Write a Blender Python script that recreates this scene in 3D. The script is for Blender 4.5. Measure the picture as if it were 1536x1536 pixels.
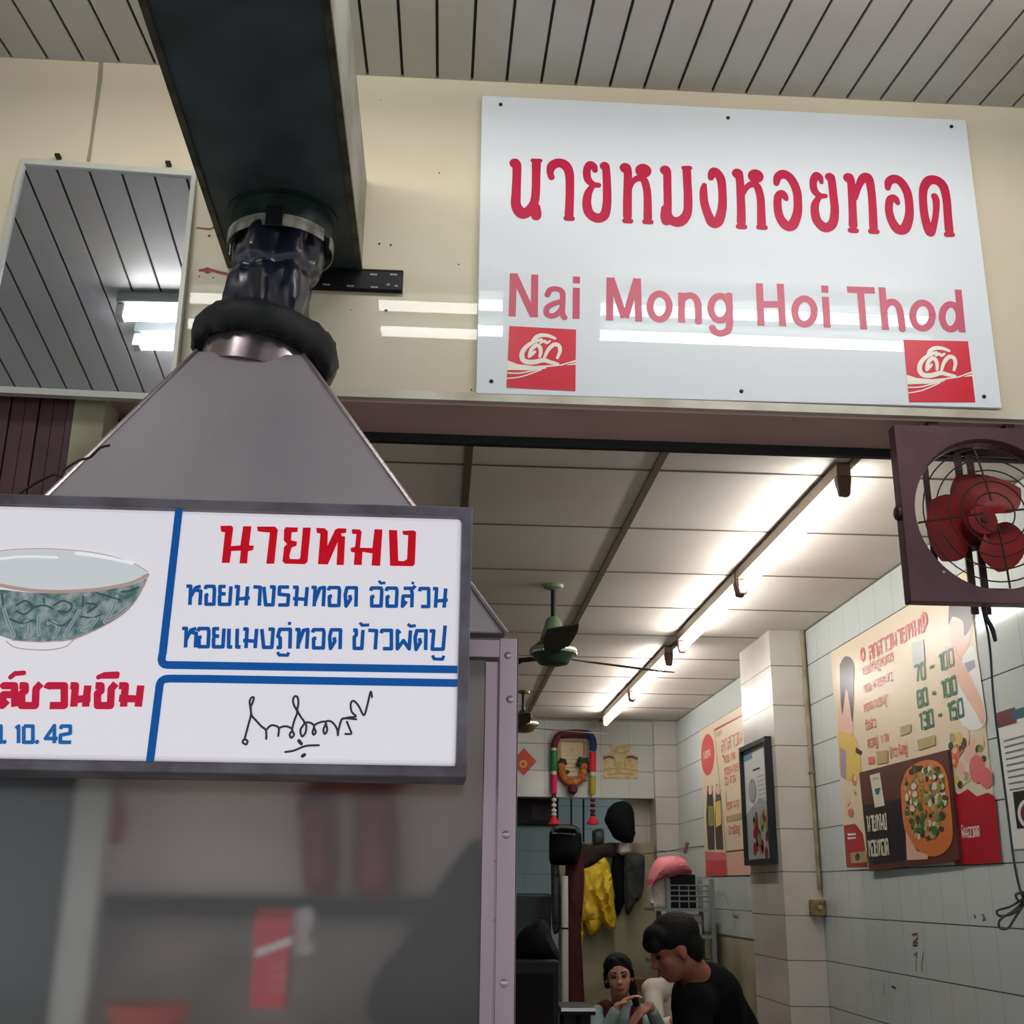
import bpy, bmesh, math, random
from mathutils import Vector, Matrix, noise
from mathutils.geometry import tessellate_polygon, delaunay_2d_cdt
random.seed(7)
sc = bpy.context.scene
for o in list(bpy.data.objects): bpy.data.objects.remove(o)
# ------------------------------------------------------------------ camera
FPX = 1750.975
PITCH, YAW, ROLL = (math.radians(a) for a in (17.994, 3.357, 0.6224))
cp, sp, cy, sy, cr, sr = math.cos(PITCH), math.sin(PITCH), math.cos(YAW), math.sin(YAW), math.cos(ROLL), math.sin(ROLL)
FW = Vector((sy*cp, cy*cp, sp)); r0 = Vector((cy, -sy, 0)); u0 = r0.cross(FW)
RT = cr*r0 + sr*u0; UP = -sr*r0 + cr*u0
EYE = Vector((0, 0, 1.45))
cam = bpy.data.cameras.new('camera'); camo = bpy.data.objects.new('camera', cam)
sc.collection.objects.link(camo); sc.camera = camo
cam.sensor_fit = 'HORIZONTAL'; cam.sensor_width = 36; cam.lens = 36*FPX/1536; cam.clip_start = .02
camo.matrix_world = Matrix(((RT.x, UP.x, -FW.x, EYE.x), (RT.y, UP.y, -FW.y, EYE.y), (RT.z, UP.z, -FW.z, EYE.z), (0, 0, 0, 1)))
# ------------------------------------------------------------------ light
TUBE_IN, TUBE_OUT, SKY = 28.0, 22.0, 0.72
w = bpy.data.worlds.new('overcast_sky'); sc.world = w; w.use_nodes = True
bg = w.node_tree.nodes['Background']; bg.inputs[0].default_value = (.86, .93, 1, 1); bg.inputs[1].default_value = SKY
sc.view_settings.view_transform = 'Standard'; sc.view_settings.look = 'None'
sc.view_settings.gamma = 1; sc.view_settings.use_curve_mapping = False
sc.view_settings.exposure = 0.3
# ------------------------------------------------------------------ helpers
def ray(px, py): return FW + RT*((px-768)/FPX) + UP*((768-py)/FPX)
def onY(px, py, Y): d = ray(px, py); return EYE + d*(Y/d.y)
def onX(px, py, X): d = ray(px, py); return EYE + d*(X/d.x)
def onZ(px, py, Z): d = ray(px, py); return EYE + d*((Z-1.45)/d.z)
def lin(c): c = c/255; return c/12.92 if c <= .04045 else ((c+.055)/1.055)**2.4
MATS = {}
def mat(name, rgb, rough=.5, metal=0, spot=None, scale=6, bump=0, coat=0, emit=0, spec=.5, streak=False):
    m = bpy.data.materials.new(name); m.use_nodes = True; nt = m.node_tree; b = nt.nodes['Principled BSDF']
    col = tuple(lin(v) for v in rgb)+(1,)
    b.inputs['Base Color'].default_value = col
    b.inputs['Roughness'].default_value = rough; b.inputs['Metallic'].default_value = metal
    b.inputs['Specular IOR Level'].default_value = spec
    b.inputs['Coat Weight'].default_value = coat; b.inputs['Coat Roughness'].default_value = .015
    if emit: b.inputs['Emission Color'].default_value = (1, .98, .95, 1) if emit > 1 else col; b.inputs['Emission Strength'].default_value = emit
    if spot or bump:
        tc = nt.nodes.new('ShaderNodeTexCoord'); no = nt.nodes.new('ShaderNodeTexNoise')
        no.inputs['Scale'].default_value = scale; no.inputs['Detail'].default_value = 6
        src = tc.outputs['Object']
        if streak:
            mp = nt.nodes.new('ShaderNodeMapping'); mp.inputs['Scale'].default_value = (1, 1, .12); nt.links.new(src, mp.inputs[0]); src = mp.outputs[0]
        nt.links.new(src, no.inputs['Vector'])
        if spot:
            rp = nt.nodes.new('ShaderNodeValToRGB'); rp.color_ramp.elements[0].position = .38; rp.color_ramp.elements[1].position = .66
            rp.color_ramp.elements[0].color = col; rp.color_ramp.elements[1].color = tuple(lin(v) for v in spot)+(1,)
            nt.links.new(no.outputs['Fac'], rp.inputs[0]); nt.links.new(rp.outputs[0], b.inputs['Base Color'])
        if bump:
            bp = nt.nodes.new('ShaderNodeBump'); bp.inputs['Strength'].default_value = bump; bp.inputs['Distance'].default_value = .01
            nt.links.new(no.outputs['Fac'], bp.inputs['Height']); nt.links.new(bp.outputs[0], b.inputs['Normal'])
    MATS[name] = m; return m
def tilemat(name, c1, c2, grout, size, off=(0, 0), rough=.12, dirt=None):
    m = mat(name, c1, rough); nt = m.node_tree; b = nt.nodes['Principled BSDF']
    uv = nt.nodes.new('ShaderNodeUVMap'); mp = nt.nodes.new('ShaderNodeMapping'); br = nt.nodes.new('ShaderNodeTexBrick')
    mp.inputs['Location'].default_value = (off[0], off[1], 0)
    br2 = nt.nodes.new('ShaderNodeTexBrick'); nt.links.new(uv.outputs[0], mp.inputs[0])
    for b_, sz, gc in ((br, (1000, size[1]), grout), (br2, (size[0], 1000), tuple(v*.86 for v in c1))):
        b_.offset = 0; b_.squash = 1; b_.inputs['Scale'].default_value = 1
        b_.inputs['Brick Width'].default_value = sz[0]; b_.inputs['Row Height'].default_value = sz[1]
        b_.inputs['Mortar Size'].default_value = .0024; b_.inputs['Mortar Smooth'].default_value = .1; b_.inputs['Bias'].default_value = -.2
        b_.inputs['Color1'].default_value = tuple(lin(v) for v in c1)+(1,); b_.inputs['Color2'].default_value = tuple(lin(v) for v in c2)+(1,)
        b_.inputs['Mortar'].default_value = tuple(lin(v) for v in gc)+(1,)
        nt.links.new(mp.outputs[0], b_.inputs['Vector'])
    dk = nt.nodes.new('ShaderNodeMixRGB'); dk.blend_type = 'DARKEN'; dk.inputs[0].default_value = 1
    nt.links.new(br.outputs['Color'], dk.inputs[1]); nt.links.new(br2.outputs['Color'], dk.inputs[2])
    out = dk.outputs[0]
    if dirt:
        no = nt.nodes.new('ShaderNodeTexNoise'); no.inputs['Scale'].default_value = 3.5; no.inputs['Detail'].default_value = 8
        rp = nt.nodes.new('ShaderNodeValToRGB'); rp.color_ramp.elements[0].position = .45; rp.color_ramp.elements[1].position = .8
        rp.color_ramp.elements[1].color = (.55, .55, .55, 1); rp.color_ramp.elements[0].color = (0, 0, 0, 1)
        mx = nt.nodes.new('ShaderNodeMixRGB'); mx.inputs[2].default_value = tuple(lin(v) for v in dirt)+(1,)
        nt.links.new(uv.outputs[0], no.inputs['Vector']); nt.links.new(no.outputs[0], rp.inputs[0]); nt.links.new(rp.outputs[0], mx.inputs[0])
        nt.links.new(out, mx.inputs[1]); out = mx.outputs[0]
    nt.links.new(out, b.inputs['Base Color'])
    bp = nt.nodes.new('ShaderNodeBump'); bp.inputs['Strength'].default_value = .35; bp.inputs['Distance'].default_value = .003; bp.invert = True
    nt.links.new(br.outputs['Fac'], bp.inputs['Height']); nt.links.new(bp.outputs[0], b.inputs['Normal'])
    return m
WLOC = {}
class MB:
    def __init__(s): s.v = []; s.f = []; s.m = []; s.names = []
    def idx(s, m):
        if m not in s.names: s.names.append(m)
        return s.names.index(m)
    def add(s, vs, fs, m=None):
        k = len(s.v); s.v += [Vector(v) for v in vs]; mi = s.idx(m) if m else 0
        for f in fs: s.f.append([i+k for i in f]); s.m.append(mi)
        return s
    def box(s, lo, hi, m=None, M=None):
        x0, y0, z0 = lo; x1, y1, z1 = hi
        vs = [Vector(p) for p in ((x0,y0,z0),(x1,y0,z0),(x1,y1,z0),(x0,y1,z0),(x0,y0,z1),(x1,y0,z1),(x1,y1,z1),(x0,y1,z1))]
        if M: vs = [M @ v for v in vs]
        return s.add(vs, [(3,2,1,0),(4,5,6,7),(0,1,5,4),(1,2,6,5),(2,3,7,6),(3,0,4,7)], m)
    def hexa(s, bot, top, m=None):     # two quads of 4 points, same winding
        return s.add(list(bot)+list(top), [(3,2,1,0),(4,5,6,7),(0,1,5,4),(1,2,6,5),(2,3,7,6),(3,0,4,7)], m)
    def rings(s, rs, m=None, cap=True, closed=False):
        n = len(rs[0]); vs = [p for r in rs for p in r]; fs = []
        R = len(rs)
        for i in range(R if closed else R-1):
            for j in range(n):
                a = i*n+j; b = i*n+(j+1) % n; i2 = (i+1) % R
                fs.append((a, b, i2*n+(j+1) % n, i2*n+j))
        if cap and not closed: fs += [tuple(range(n-1, -1, -1)), tuple(range((R-1)*n, R*n))]
        return s.add(vs, fs, m)
    def tube(s, path, r, n=8, m=None, closed=False):
        path = [Vector(p) for p in path]; rs = []; up = None
        rad = r if isinstance(r, (list, tuple)) else [r]*len(path); N = len(path)
        for i, p in enumerate(path):
            a = path[i-1] if (i or closed) else p; b = path[(i+1) % N] if (i < N-1 or closed) else p
            t = (b-a).normalized()
            if up is None: up = t.orthogonal().normalized()
            up = (up - t*up.dot(t)); up = up.normalized() if up.length > 1e-6 else t.orthogonal().normalized(); q = t.cross(up)
            rs.append([p + (up*math.cos(2*math.pi*j/n) + q*math.sin(2*math.pi*j/n))*rad[i] for j in range(n)])
        return s.rings(rs, m, closed=closed)
    def lathe(s, c, axis, prof, n=24, m=None, cap=True):   # prof: (distance along axis, radius)
        axis = Vector(axis).normalized(); u = axis.orthogonal().normalized(); q = axis.cross(u); c = Vector(c)
        return s.rings([[c + axis*h + (u*math.cos(2*math.pi*j/n) + q*math.sin(2*math.pi*j/n))*max(r, 1e-4) for j in range(n)] for h, r in prof], m, cap)
    def ellip(s, c, rad, M=None, m=None, n=14):
        c = Vector(c); M = M or Matrix.Identity(3); rs = []
        for i in range(n+1):
            t = math.pi*i/n; z = -math.cos(t); rr = max(math.sin(t), 1e-3)
            rs.append([c + M @ Vector((rad[0]*rr*math.cos(2*math.pi*j/(2*n)), rad[1]*rr*math.sin(2*math.pi*j/(2*n)), rad[2]*z)) for j in range(2*n)])
        return s.rings(rs, m)
    def caps(s, a, b, ra, rb, n=12, m=None):
        a = Vector(a); b = Vector(b); d = (b-a); L = d.length or 1e-4
        pr = [(-ra*math.cos(t), ra*math.sin(t)) for t in (i*math.pi/10 for i in range(6))] + [(L+rb*math.sin(t), rb*math.cos(t)) for t in (i*math.pi/10 for i in range(6))]
        return s.lathe(a, d if d.length > 1e-6 else (0, 0, 1), pr, n, m)
    def prism(s, pts, off, m=None):    # polygon points extruded by vector off
        pts = [Vector(p) for p in pts]; n = len(pts); off = Vector(off)
        tri = tessellate_polygon([pts]); vs = pts + [p+off for p in pts]
        fs = [tuple(t) for t in tri] + [tuple(i+n for i in reversed(t)) for t in tri] + [(i, (i+1) % n, n+(i+1) % n, n+i) for i in range(n)]
        return s.add(vs, fs, m)
    def build(s, name, m=None, parent=None, smooth=False, bevel=0, fix=True):
        me = bpy.data.meshes.new(name)
        lo = Vector([min(v[i] for v in s.v) for i in range(3)]); hi = Vector([max(v[i] for v in s.v) for i in range(3)])
        c = (lo+hi)/2
        if parent is None: c.z = lo.z
        me.from_pydata([v-c for v in s.v], [], s.f)
        if s.names and not m:
            for q in s.names: me.materials.append(MATS[q])
            me.polygons.foreach_set('material_index', s.m)
        else: me.materials.append(MATS[m])
        if fix:
            bm = bmesh.new(); bm.from_mesh(me); bmesh.ops.recalc_face_normals(bm, faces=bm.faces); bm.to_mesh(me); bm.free()
        uvl = me.uv_layers.new(name='UVMap')
        for p in me.polygons:
            n = p.normal; ax = max(range(3), key=lambda i: abs(n[i]))
            for li in p.loop_indices:
                q = me.vertices[me.loops[li].vertex_index].co + c
                uvl.data[li].uv = (q.y, q.z) if ax == 0 else (q.x, q.z) if ax == 1 else (q.x, q.y)
        if smooth:
            me.polygons.foreach_set('use_smooth', [True]*len(me.polygons))
        o = bpy.data.objects.new(name, me); sc.collection.objects.link(o)
        WLOC[o.name] = c.copy()
        if parent: o.parent = parent; o.location = c - WLOC[parent.name]
        else: o.location = c
        if bevel:
            bv = o.modifiers.new('bevel', 'BEVEL'); bv.width = bevel; bv.segments = 2; bv.limit_method = 'ANGLE'
        if smooth: 
            try: me.set_sharp_from_angle(angle=math.radians(38))
            except Exception: pass
        return o
def framebox(mb, k, a0, a1, z0, z1, b, d0, d1):     # mitred picture-frame ring
    o = [(a0, z0), (a1, z0), (a1, z1), (a0, z1)]; i = [(a0+b, z0+b), (a1-b, z0+b), (a1-b, z1-b), (a0+b, z1-b)]
    W = (lambda q, d: Vector((q[0], d, q[1]))) if k == 'Y' else (lambda q, d: Vector((d, q[0], q[1])))
    mb.rings([[W(o[j], d0), W(i[j], d0), W(i[j], d1), W(o[j], d1)] for j in range(4)], closed=True)
def tag(o, label, cat, group=None, kind=None):
    o['label'] = label; o['category'] = cat
    if group: o['group'] = group
    if kind: o['kind'] = kind
    return o
def thing(name, loc, label, cat, group=None):
    o = bpy.data.objects.new(name, None); sc.collection.objects.link(o); o.location = Vector(loc); o.empty_display_size = .05
    WLOC[o.name] = Vector(loc); return tag(o, label, cat, group)
def struct(o): o['kind'] = 'structure'; return o
def plabel(o, t): o['label'] = t; return o
def copy_tree(o, delta, parent=None):
    c = o.copy(); sc.collection.objects.link(c); WLOC[c.name] = WLOC[o.name] + Vector(delta)
    if parent: c.parent = parent
    else: c.location = o.location + Vector(delta)
    for ch in list(o.children): copy_tree(ch, delta, c)
    return c
# flat artwork on a plane: kind 'Y' faces the street (points (x,z)), kind 'X' is on the right wall (points (-y,z))
class Plane:
    def __init__(s, kind, d): s.k = kind; s.d = d
    def a(s, px, py):
        if s.k == 'Y': p = onY(px, py, s.d); return Vector((p.x, p.z))
        p = onX(px, py, s.d); return Vector((-p.y, p.z))
    def w(s, q, off=0):
        return Vector((q[0], s.d-off, q[1])) if s.k == 'Y' else Vector((s.d-off, -q[0], q[1]))
class ArtMB(MB):
    def build(s, *a, **k):
        s.art.flush(); return MB.build(s, *a, **k)
class Art:                              # collects polygons and strokes on a plane; overlaps of one colour are merged before meshing
    def __init__(s, plane, mb=None, off=.001): s.p = plane; s.mb = ArtMB(); s.mb.art = s; s.off = off; s.bat = {}
    def flush(s):
        for i, ((m, off), polys) in enumerate(s.bat.items()):
            V, Fc = [], []; O_ = polys[0][0]
            for P in polys:
                ar = sum(P[j-1][0]*P[j][1]-P[j][0]*P[j-1][1] for j in range(len(P)))
                if ar < 0: P = P[::-1]
                Fc.append(list(range(len(V), len(V)+len(P)))); V += [Vector(((q[0]-O_[0])*1000, (q[1]-O_[1])*1000)) for q in P]
            vo, eo, fo, _v, _e, src = delaunay_2d_cdt(V, [], Fc, 1, 1e-4); fo = [f for f, g in zip(fo, src) if g]
            s.mb.add([s.p.w((q[0]/1000+O_[0], q[1]/1000+O_[1]), off+i*5e-5) for q in vo], [tuple(f) for f in fo], m)
        s.bat = {}
    def poly(s, pts, m=None, off=None):
        off = s.off if off is None else off
        s.bat.setdefault((m, off), []).append(list(pts))
    def disc(s, c, r, m=None, off=None, n=14, ry=None): s.poly([(c[0]+r*math.cos(2*math.pi*i/n), c[1]+(ry or r)*math.sin(2*math.pi*i/n)) for i in range(n)], m, off)
    def stroke(s, pts, wd, m=None, off=None, rnd=True, ends=False, n=10):
        P = [Vector(q[:2]) for q in pts]; W = wd if isinstance(wd, (list, tuple)) else [wd]*len(P)
        for i in range(len(P)-1):
            d = P[i+1]-P[i]
            if d.length < 1e-7: continue
            q = Vector((-d.y, d.x)).normalized()
            s.poly([P[i]+q*W[i]/2, P[i]-q*W[i]/2, P[i+1]-q*W[i+1]/2, P[i+1]+q*W[i+1]/2], m, off)
        if rnd:
            for i, q in enumerate(P):
                if ends or 0 < i < len(P)-1: s.disc(q, W[i]/2, m, off, n)
    def px(s, pts): return [s.p.a(x, y) for x, y in pts]
def smooth2(pts, k=6):
    P = [Vector(p) for p in pts]; out = []
    for i in range(len(P)-1):
        a, b, c, d = P[max(i-1, 0)], P[i], P[i+1], P[min(i+2, len(P)-1)]
        for j in range(k):
            t = j/k; out.append(.5*((2*b)+(c-a)*t+(2*a-5*b+4*c-d)*t*t+(3*b-a-3*c+d)*t**3))
    return out+[P[-1]]
# stroke alphabet, unit box, y down
G = {
'ห': [[(0,.06),(.2,.06),(.16,1)],[(.18,.62),(.42,.14),(.66,.06)],[(.44,.1),(.46,.26),(.66,.3),(.62,1)]],
'ท': [[(0,.06),(.2,.06),(.14,1)],[(.16,.8),(.44,.1),(.68,.06),(.62,1)]],
'อ': [[(0,.2),(.06,.06),(.56,.06),(.6,.2),(.56,.95),(.06,.95),(.06,.5),(.2,.46)]],
'ย': [[(.34,.06),(.06,.06),(.06,.4),(.34,.44)],[(.1,.44),(.04,.56),(.04,.95),(.54,.95),(.6,.05)]],
'น': [[(0,.06),(.18,.06),(.12,1)],[(.13,.68),(.72,.62)],[(.62,.05),(.54,1)]],
'า': [[(0,.06),(.38,.08),(.32,1)]],
'ง': [[(.02,.05),(.1,.95),(.44,.95),(.5,.06),(.3,.06)]],
'ร': [[(.5,.06),(.08,.06),(.06,.42),(.48,.46),(.44,.95),(.02,.95)]],
'ม': [[(0,.06),(.2,.06),(.14,1)],[(0,.62),(.62,.66)],[(.68,.05),(.6,1)]],
'ด': [[(.26,.42),(.3,.62),(.1,.97),(.06,.4),(.14,.06),(.56,.06),(.54,1)]],
'ส': [[(.1,.06),(.46,.06),(.52,.3),(.5,1)],[(.5,.44),(.08,.44),(.04,.95),(.24,.7)],[(.44,.16),(.68,-.06)]],
'ล': [[(.04,.16),(.1,.06),(.52,.06),(.54,1)],[(.54,.46),(.08,.46),(.04,.95),(.24,.72)]],
'ว': [[(.02,.2),(.06,.06),(.5,.06),(.5,.95),(.1,.95)]],
'แ': [[(.06,.05),(.04,.95),(.2,.95)],[(.42,.05),(.4,.95),(.56,.95)]],
'ภ': [[(-.04,.95),(.12,.95),(.12,.48),(.02,.4),(.1,.06),(.56,.06),(.54,1)]],
'ข': [[(0,.06),(.16,.06),(.16,.3),(.06,.4),(.06,.95),(.44,.95),(.5,.05)]],
'ช': [[(0,.06),(.16,.06),(.16,.3),(.06,.4),(.06,.95),(.44,.95),(.46,.2),(.6,-.04)]],
'ผ': [[(.18,.2),(.06,.06),(.06,.95),(.32,.55),(.56,.95),(.62,.05)]],
'ป': [[(0,.06),(.16,.06),(.1,.95),(.52,.95),(.6,-.2)]],
'ก': [[(.08,1),(.08,.4),(0,.28),(.14,.06),(.52,.06),(.54,1)]],
'ต': [[(.26,.42),(.3,.62),(.1,.97),(.06,.4),(.12,.06),(.3,.16),(.5,.06),(.54,1)]],
'พ': [[(.12,.06),(.04,.06),(.1,.95),(.34,.3),(.56,.95),(.64,.05)]],
'ู': [[(.08,1.12),(.14,1.34),(.5,1.34),(.54,1.1)]],
'่': [[(.42,-.3),(.4,-.12)]], '้': [[(.14,-.32),(.18,-.16),(.5,-.22)]], 'ั': [[(.1,-.3),(.16,-.14),(.54,-.18)]], 'ี': [[(.04,-.14),(.5,-.14),(.5,-.3)]], 'ิ': [[(.04,-.16),(.5,-.16)]],
'0': [[(.06,.05),(.5,.05),(.5,.95),(.06,.95),(.06,.05)]], '1': [[(.12,.18),(.3,.05),(.3,1)]], '2': [[(.06,.22),(.1,.05),(.5,.05),(.5,.45),(.06,.55),(.04,.95),(.54,.95)]],
'3': [[(.06,.05),(.5,.05),(.5,.95),(.06,.95)],[(.14,.48),(.5,.48)]], '4': [[(.44,1),(.44,.02),(.02,.74),(.6,.74)]], '5': [[(.5,.05),(.08,.05),(.06,.42),(.5,.45),(.48,.95),(.04,.95)]],
'7': [[(.04,.05),(.52,.05),(.24,1)]], '8': [[(.06,.05),(.5,.05),(.5,.95),(.06,.95),(.06,.05)],[(.06,.48),(.5,.48)]], '-': [[(.06,.5),(.46,.5)]], '.': [[(.2,.94),(.24,.94)]], '?': [[(.06,.2),(.5,.06),(.5,.4),(.26,.6),(.26,.72)]]}
MARKS = 'ู่้ัีิ'
def text(art, s, x0, z0, h, wf=.9, wd=.12, m=None, gap=.16, slope=0, off=None, rnd=True):
    x = x0; last = x0
    for ch in s:
        if ch == ' ': x += h*wf*.4; continue
        g = G.get(ch)
        if not g: continue
        gw = max(p[0] for st in g for p in st); base = last if ch in MARKS else x
        for st in g:
            art.stroke([(base+p[0]*h*wf, z0 + h*(1-p[1]) + slope*(base+p[0]*h*wf-x0)) for p in st], wd*h, m, off, rnd, n=8)
        if ch not in MARKS: last = x; x += (gw+gap)*h*wf
    return x
def skinmesh(parts, name, m, parent=None, vox=.008, smooth=6):   # union of closed pieces into one continuous surface
    me = bpy.data.meshes.new('tmp'); me.from_pydata(parts.v, [], parts.f)
    bm = bmesh.new(); bm.from_mesh(me); bmesh.ops.recalc_face_normals(bm, faces=bm.faces); bm.to_mesh(me); bm.free()
    t = bpy.data.objects.new('tmp', me); sc.collection.objects.link(t)
    md = t.modifiers.new('r', 'REMESH'); md.mode = 'VOXEL'; md.voxel_size = vox
    sm = t.modifiers.new('s', 'SMOOTH'); sm.iterations = smooth; sm.factor = .5
    ev = t.evaluated_get(bpy.context.evaluated_depsgraph_get()); em = ev.to_mesh()
    mb = MB(); mb.add([v.co.copy() for v in em.vertices], [tuple(p.vertices) for p in em.polygons])
    ev.to_mesh_clear(); bpy.data.objects.remove(t); bpy.data.meshes.remove(me)
    return mb.build(name, m, parent, smooth=True, fix=False)
def pillow(outline, Y, thick, fold=0, fs=18, m=None, mb=None, step=6, seed=0):   # soft hanging shape from a pixel outline at depth Y
    outline = [(p.x, p.y) for p in smooth2(list(outline)+[outline[0]], 3)[:-1]]
    P = [onY(x, y, Y) for x, y in outline]; pts = [Vector((p.x, p.z)) for p in P]; n = len(pts)
    per = []
    for i in range(n):
        a, b = pts[i], pts[(i+1) % n]; k = max(1, int((b-a).length/(step*.004)))
        per += [a.lerp(b, j/k) for j in range(k)]
    lo = Vector((min(p.x for p in per), min(p.y for p in per))); hi = Vector((max(p.x for p in per), max(p.y for p in per)))
    ins = []; st = step*.004; nb = len(per)
    def inside(q):
        c = False
        for i in range(nb):
            a, b = per[i], per[i-1]
            if (a.y > q.y) != (b.y > q.y) and q.x < (b.x-a.x)*(q.y-a.y)/(b.y-a.y)+a.x: c = not c
        return c
    def dist(q): return min((q-p).length for p in per)
    y = lo.y
    while y < hi.y:
        x = lo.x
        while x < hi.x:
            q = Vector((x+random.uniform(-.2, .2)*st, y+random.uniform(-.2, .2)*st))
            if inside(q) and dist(q) > st*.6: ins.append(q)
            x += st
        y += st
    V, E, F, *_ = delaunay_2d_cdt(per+ins, [(i, (i+1) % nb) for i in range(nb)], [list(range(nb))], 1, 1e-6)
    mx = max([dist(q) for q in ins] or [.01]); fr = []; bk = []
    for q in V:
        d = min(1, dist(Vector(q))/mx); h = thick*math.sqrt(max(0, 1-(1-d)**2))
        fo = fold*d*noise.noise(Vector((q[0]*fs+q[1]*fs*.25, q[1]*fs*.16, seed)))+fold*.35*d*noise.noise(Vector((q[0]*fs*2+q[1]*fs*.8, q[1]*fs*.3, seed+5)))
        fr.append(Vector((q[0], Y-h+fo, q[1]))); bk.append(Vector((q[0], Y+.25*h+.001, q[1])))
    k = len(V); mb = mb or MB()
    edge = {}
    for f in F:
        for i in range(len(f)): edge.setdefault(tuple(sorted((f[i], f[(i+1) % len(f)]))), []).append(1)
    fs_ = [tuple(f) for f in F]+[tuple(i+k for i in reversed(f)) for f in F]+[(a, b, b+k, a+k) for (a, b), l in edge.items() if len(l) == 1]
    return mb.add(fr+bk, fs_, m)
# ------------------------------------------------------------------ materials
def tint(name, c): mat(name, c, .5)
mat('fascia_cream', (208, 200, 174), .5, spot=(202, 188, 164), scale=1.3, coat=.45, spec=.2)
mat('fascia_grime', (140, 132, 110), .7)
mat('ledge_white', (205, 200, 186), .45, spot=(170, 160, 140), scale=5)
mat('soffit_mauve', (206, 172, 166), .6, spot=(190, 152, 146), scale=2)
mat('black_strip', (14, 12, 14), .6)
mat('slat', (186, 184, 182), .42, spot=(174, 172, 162), scale=2.2)
mat('slat_gap', (40, 38, 36), .8)
mat('ceiling_panel', (224, 215, 204), .7, spot=(212, 200, 188), scale=1.1)
mat('ceiling_bar', (96, 86, 62), .6)
mat('ceiling_joint', (112, 100, 84), .7)
tilemat('tile_white', (200, 206, 202), (194, 200, 197), (84, 90, 84), (.196, .1936), (-.137+.0, -.001-.0), .1)
tilemat('tile_pillar', (208, 202, 194), (202, 196, 188), (104, 98, 88), (.196, .1936), (-.026, -.001), .26, dirt=(178, 160, 140))
tilemat('tile_back', (204, 206, 199), (198, 200, 194), (112, 114, 108), (.215, .2), (.07, -.12), .14)
tilemat('tile_far', (172, 188, 186), (166, 182, 180), (120, 130, 130), (.2, .2), (0, 0), .3)
mat('paint_dirty', (176, 170, 142), .6, spot=(140, 132, 104), scale=3)
mat('floor_grey', (70, 66, 62), .5, spot=(56, 52, 48), scale=4)
mat('pavement', (178, 174, 168), .7, spot=(160, 156, 150), scale=3)
mat('galv_dark', (66, 78, 82), .5, .15, spot=(54, 60, 60), scale=7)
mat('galv_rust', (92, 88, 72), .55, .5, spot=(62, 56, 44), scale=16)
mat('steel_hood', (136, 128, 133), .55, .1, spot=(126, 118, 124), scale=3.2, streak=True)
mat('steel_bright', (200, 190, 192), .22, .9, spot=(176, 160, 166), scale=3, streak=True)
mat('steel_case', (178, 158, 162), .28, .8, spot=(150, 128, 136), scale=4, streak=True)
mat('rivet', (190, 182, 182), .3, .9)
mat('black_rubber', (17, 19, 20), .6, bump=.3, scale=30, spec=.3)
mat('navy_vinyl', (22, 25, 42), .3, bump=.1, scale=9, coat=.15)
mat('clamp_grey', (168, 164, 152), .5, .2, spot=(96, 92, 78), scale=28)
mat('clamp_green', (36, 58, 50), .4, .3, spot=(24, 30, 28), scale=20)
mat('sign_white', (222, 226, 230), .5, coat=1, spec=0)
mat('sign_red', (182, 14, 62), .4)
mat('sign_red_pale', (192, 72, 98), .38)  # paler crimson used for the Latin words
mat('logo_red', (206, 10, 46), .35)
mat('logo_cream', (232, 226, 214), .25)
mat('screw_dark', (34, 34, 36), .4, .5)
mat('mirror', (226, 228, 238), .015, 1)
mat('mirror_frame', (186, 186, 176), .4, .1)
mat('frame_dark', (124, 118, 126), .5, .1, spot=(84, 74, 80), scale=14)
mat('acrylic', (232, 226, 232), .12, coat=.5, emit=.36)  # glow added to brighten the sign face; no lamp modelled behind it
mat('box_red', (206, 0, 28), .3, emit=.3, spec=.15); mat('box_crimson', (210, 16, 62), .3, emit=.25, spec=.2); mat('box_blue', (6, 88, 166), .3, emit=.25, spec=.15); mat('box_blue_pale', (30, 106, 178), .3, emit=.25, spec=.15)  # emission added to make the sign colours more vivid
mat('ink', (36, 22, 52), .3); mat('paint_white', (240, 240, 242), .2, emit=.4); mat('bowl_rim', (208, 176, 164), .3, emit=.15); mat('bowl_inside', (230, 232, 234), .25, emit=.22); mat('bowl_foot', (228, 214, 208), .3, emit=.2); mat('petal_grey', (150, 168, 172), .3); mat('petal_white', (224, 230, 230), .3); mat('bowl_green', (58, 108, 100), .3)  # emission on the bowl whites and rim lifts the print
mat('bowl_pattern', (92, 138, 132), .3, spot=(208, 220, 220), scale=70)
mat('brown_metal', (92, 62, 68), .38, .3, spot=(76, 48, 54), scale=5)
mat('guard_wire', (52, 26, 24), .5, .4); mat('fan_red', (138, 26, 24), .45, spot=(108, 16, 18), scale=12, spec=.3); mat('motor_dark', (48, 22, 24), .5)
mat('fan_green', (128, 152, 110), .4); mat('fan_green_dark', (56, 78, 62), .35, .3); mat('chrome', (200, 206, 200), .12, 1); mat('rod_dark', (44, 48, 50), .4, .4); mat('blade_dark', (58, 56, 50), .8, spec=.2); mat('brass', (146, 134, 88), .25, .8)
mat('tube_glow', (255, 255, 250), .4, emit=TUBE_IN); mat('tube_glow_out', (255, 255, 255), .4, emit=TUBE_OUT)
mat('batten', (128, 112, 94), .5); mat('socket_brown', (108, 82, 74), .5); mat('tube_cap', (150, 146, 140), .3, .6)
mat('cable_black', (20, 20, 24), .5); mat('cable_navy', (30, 34, 44), .5)
mat('conduit', (164, 152, 126), .6, spot=(128, 110, 80), scale=9); mat('switch_yellow', (150, 130, 80), .5, spot=(96, 76, 38), scale=26)
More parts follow.
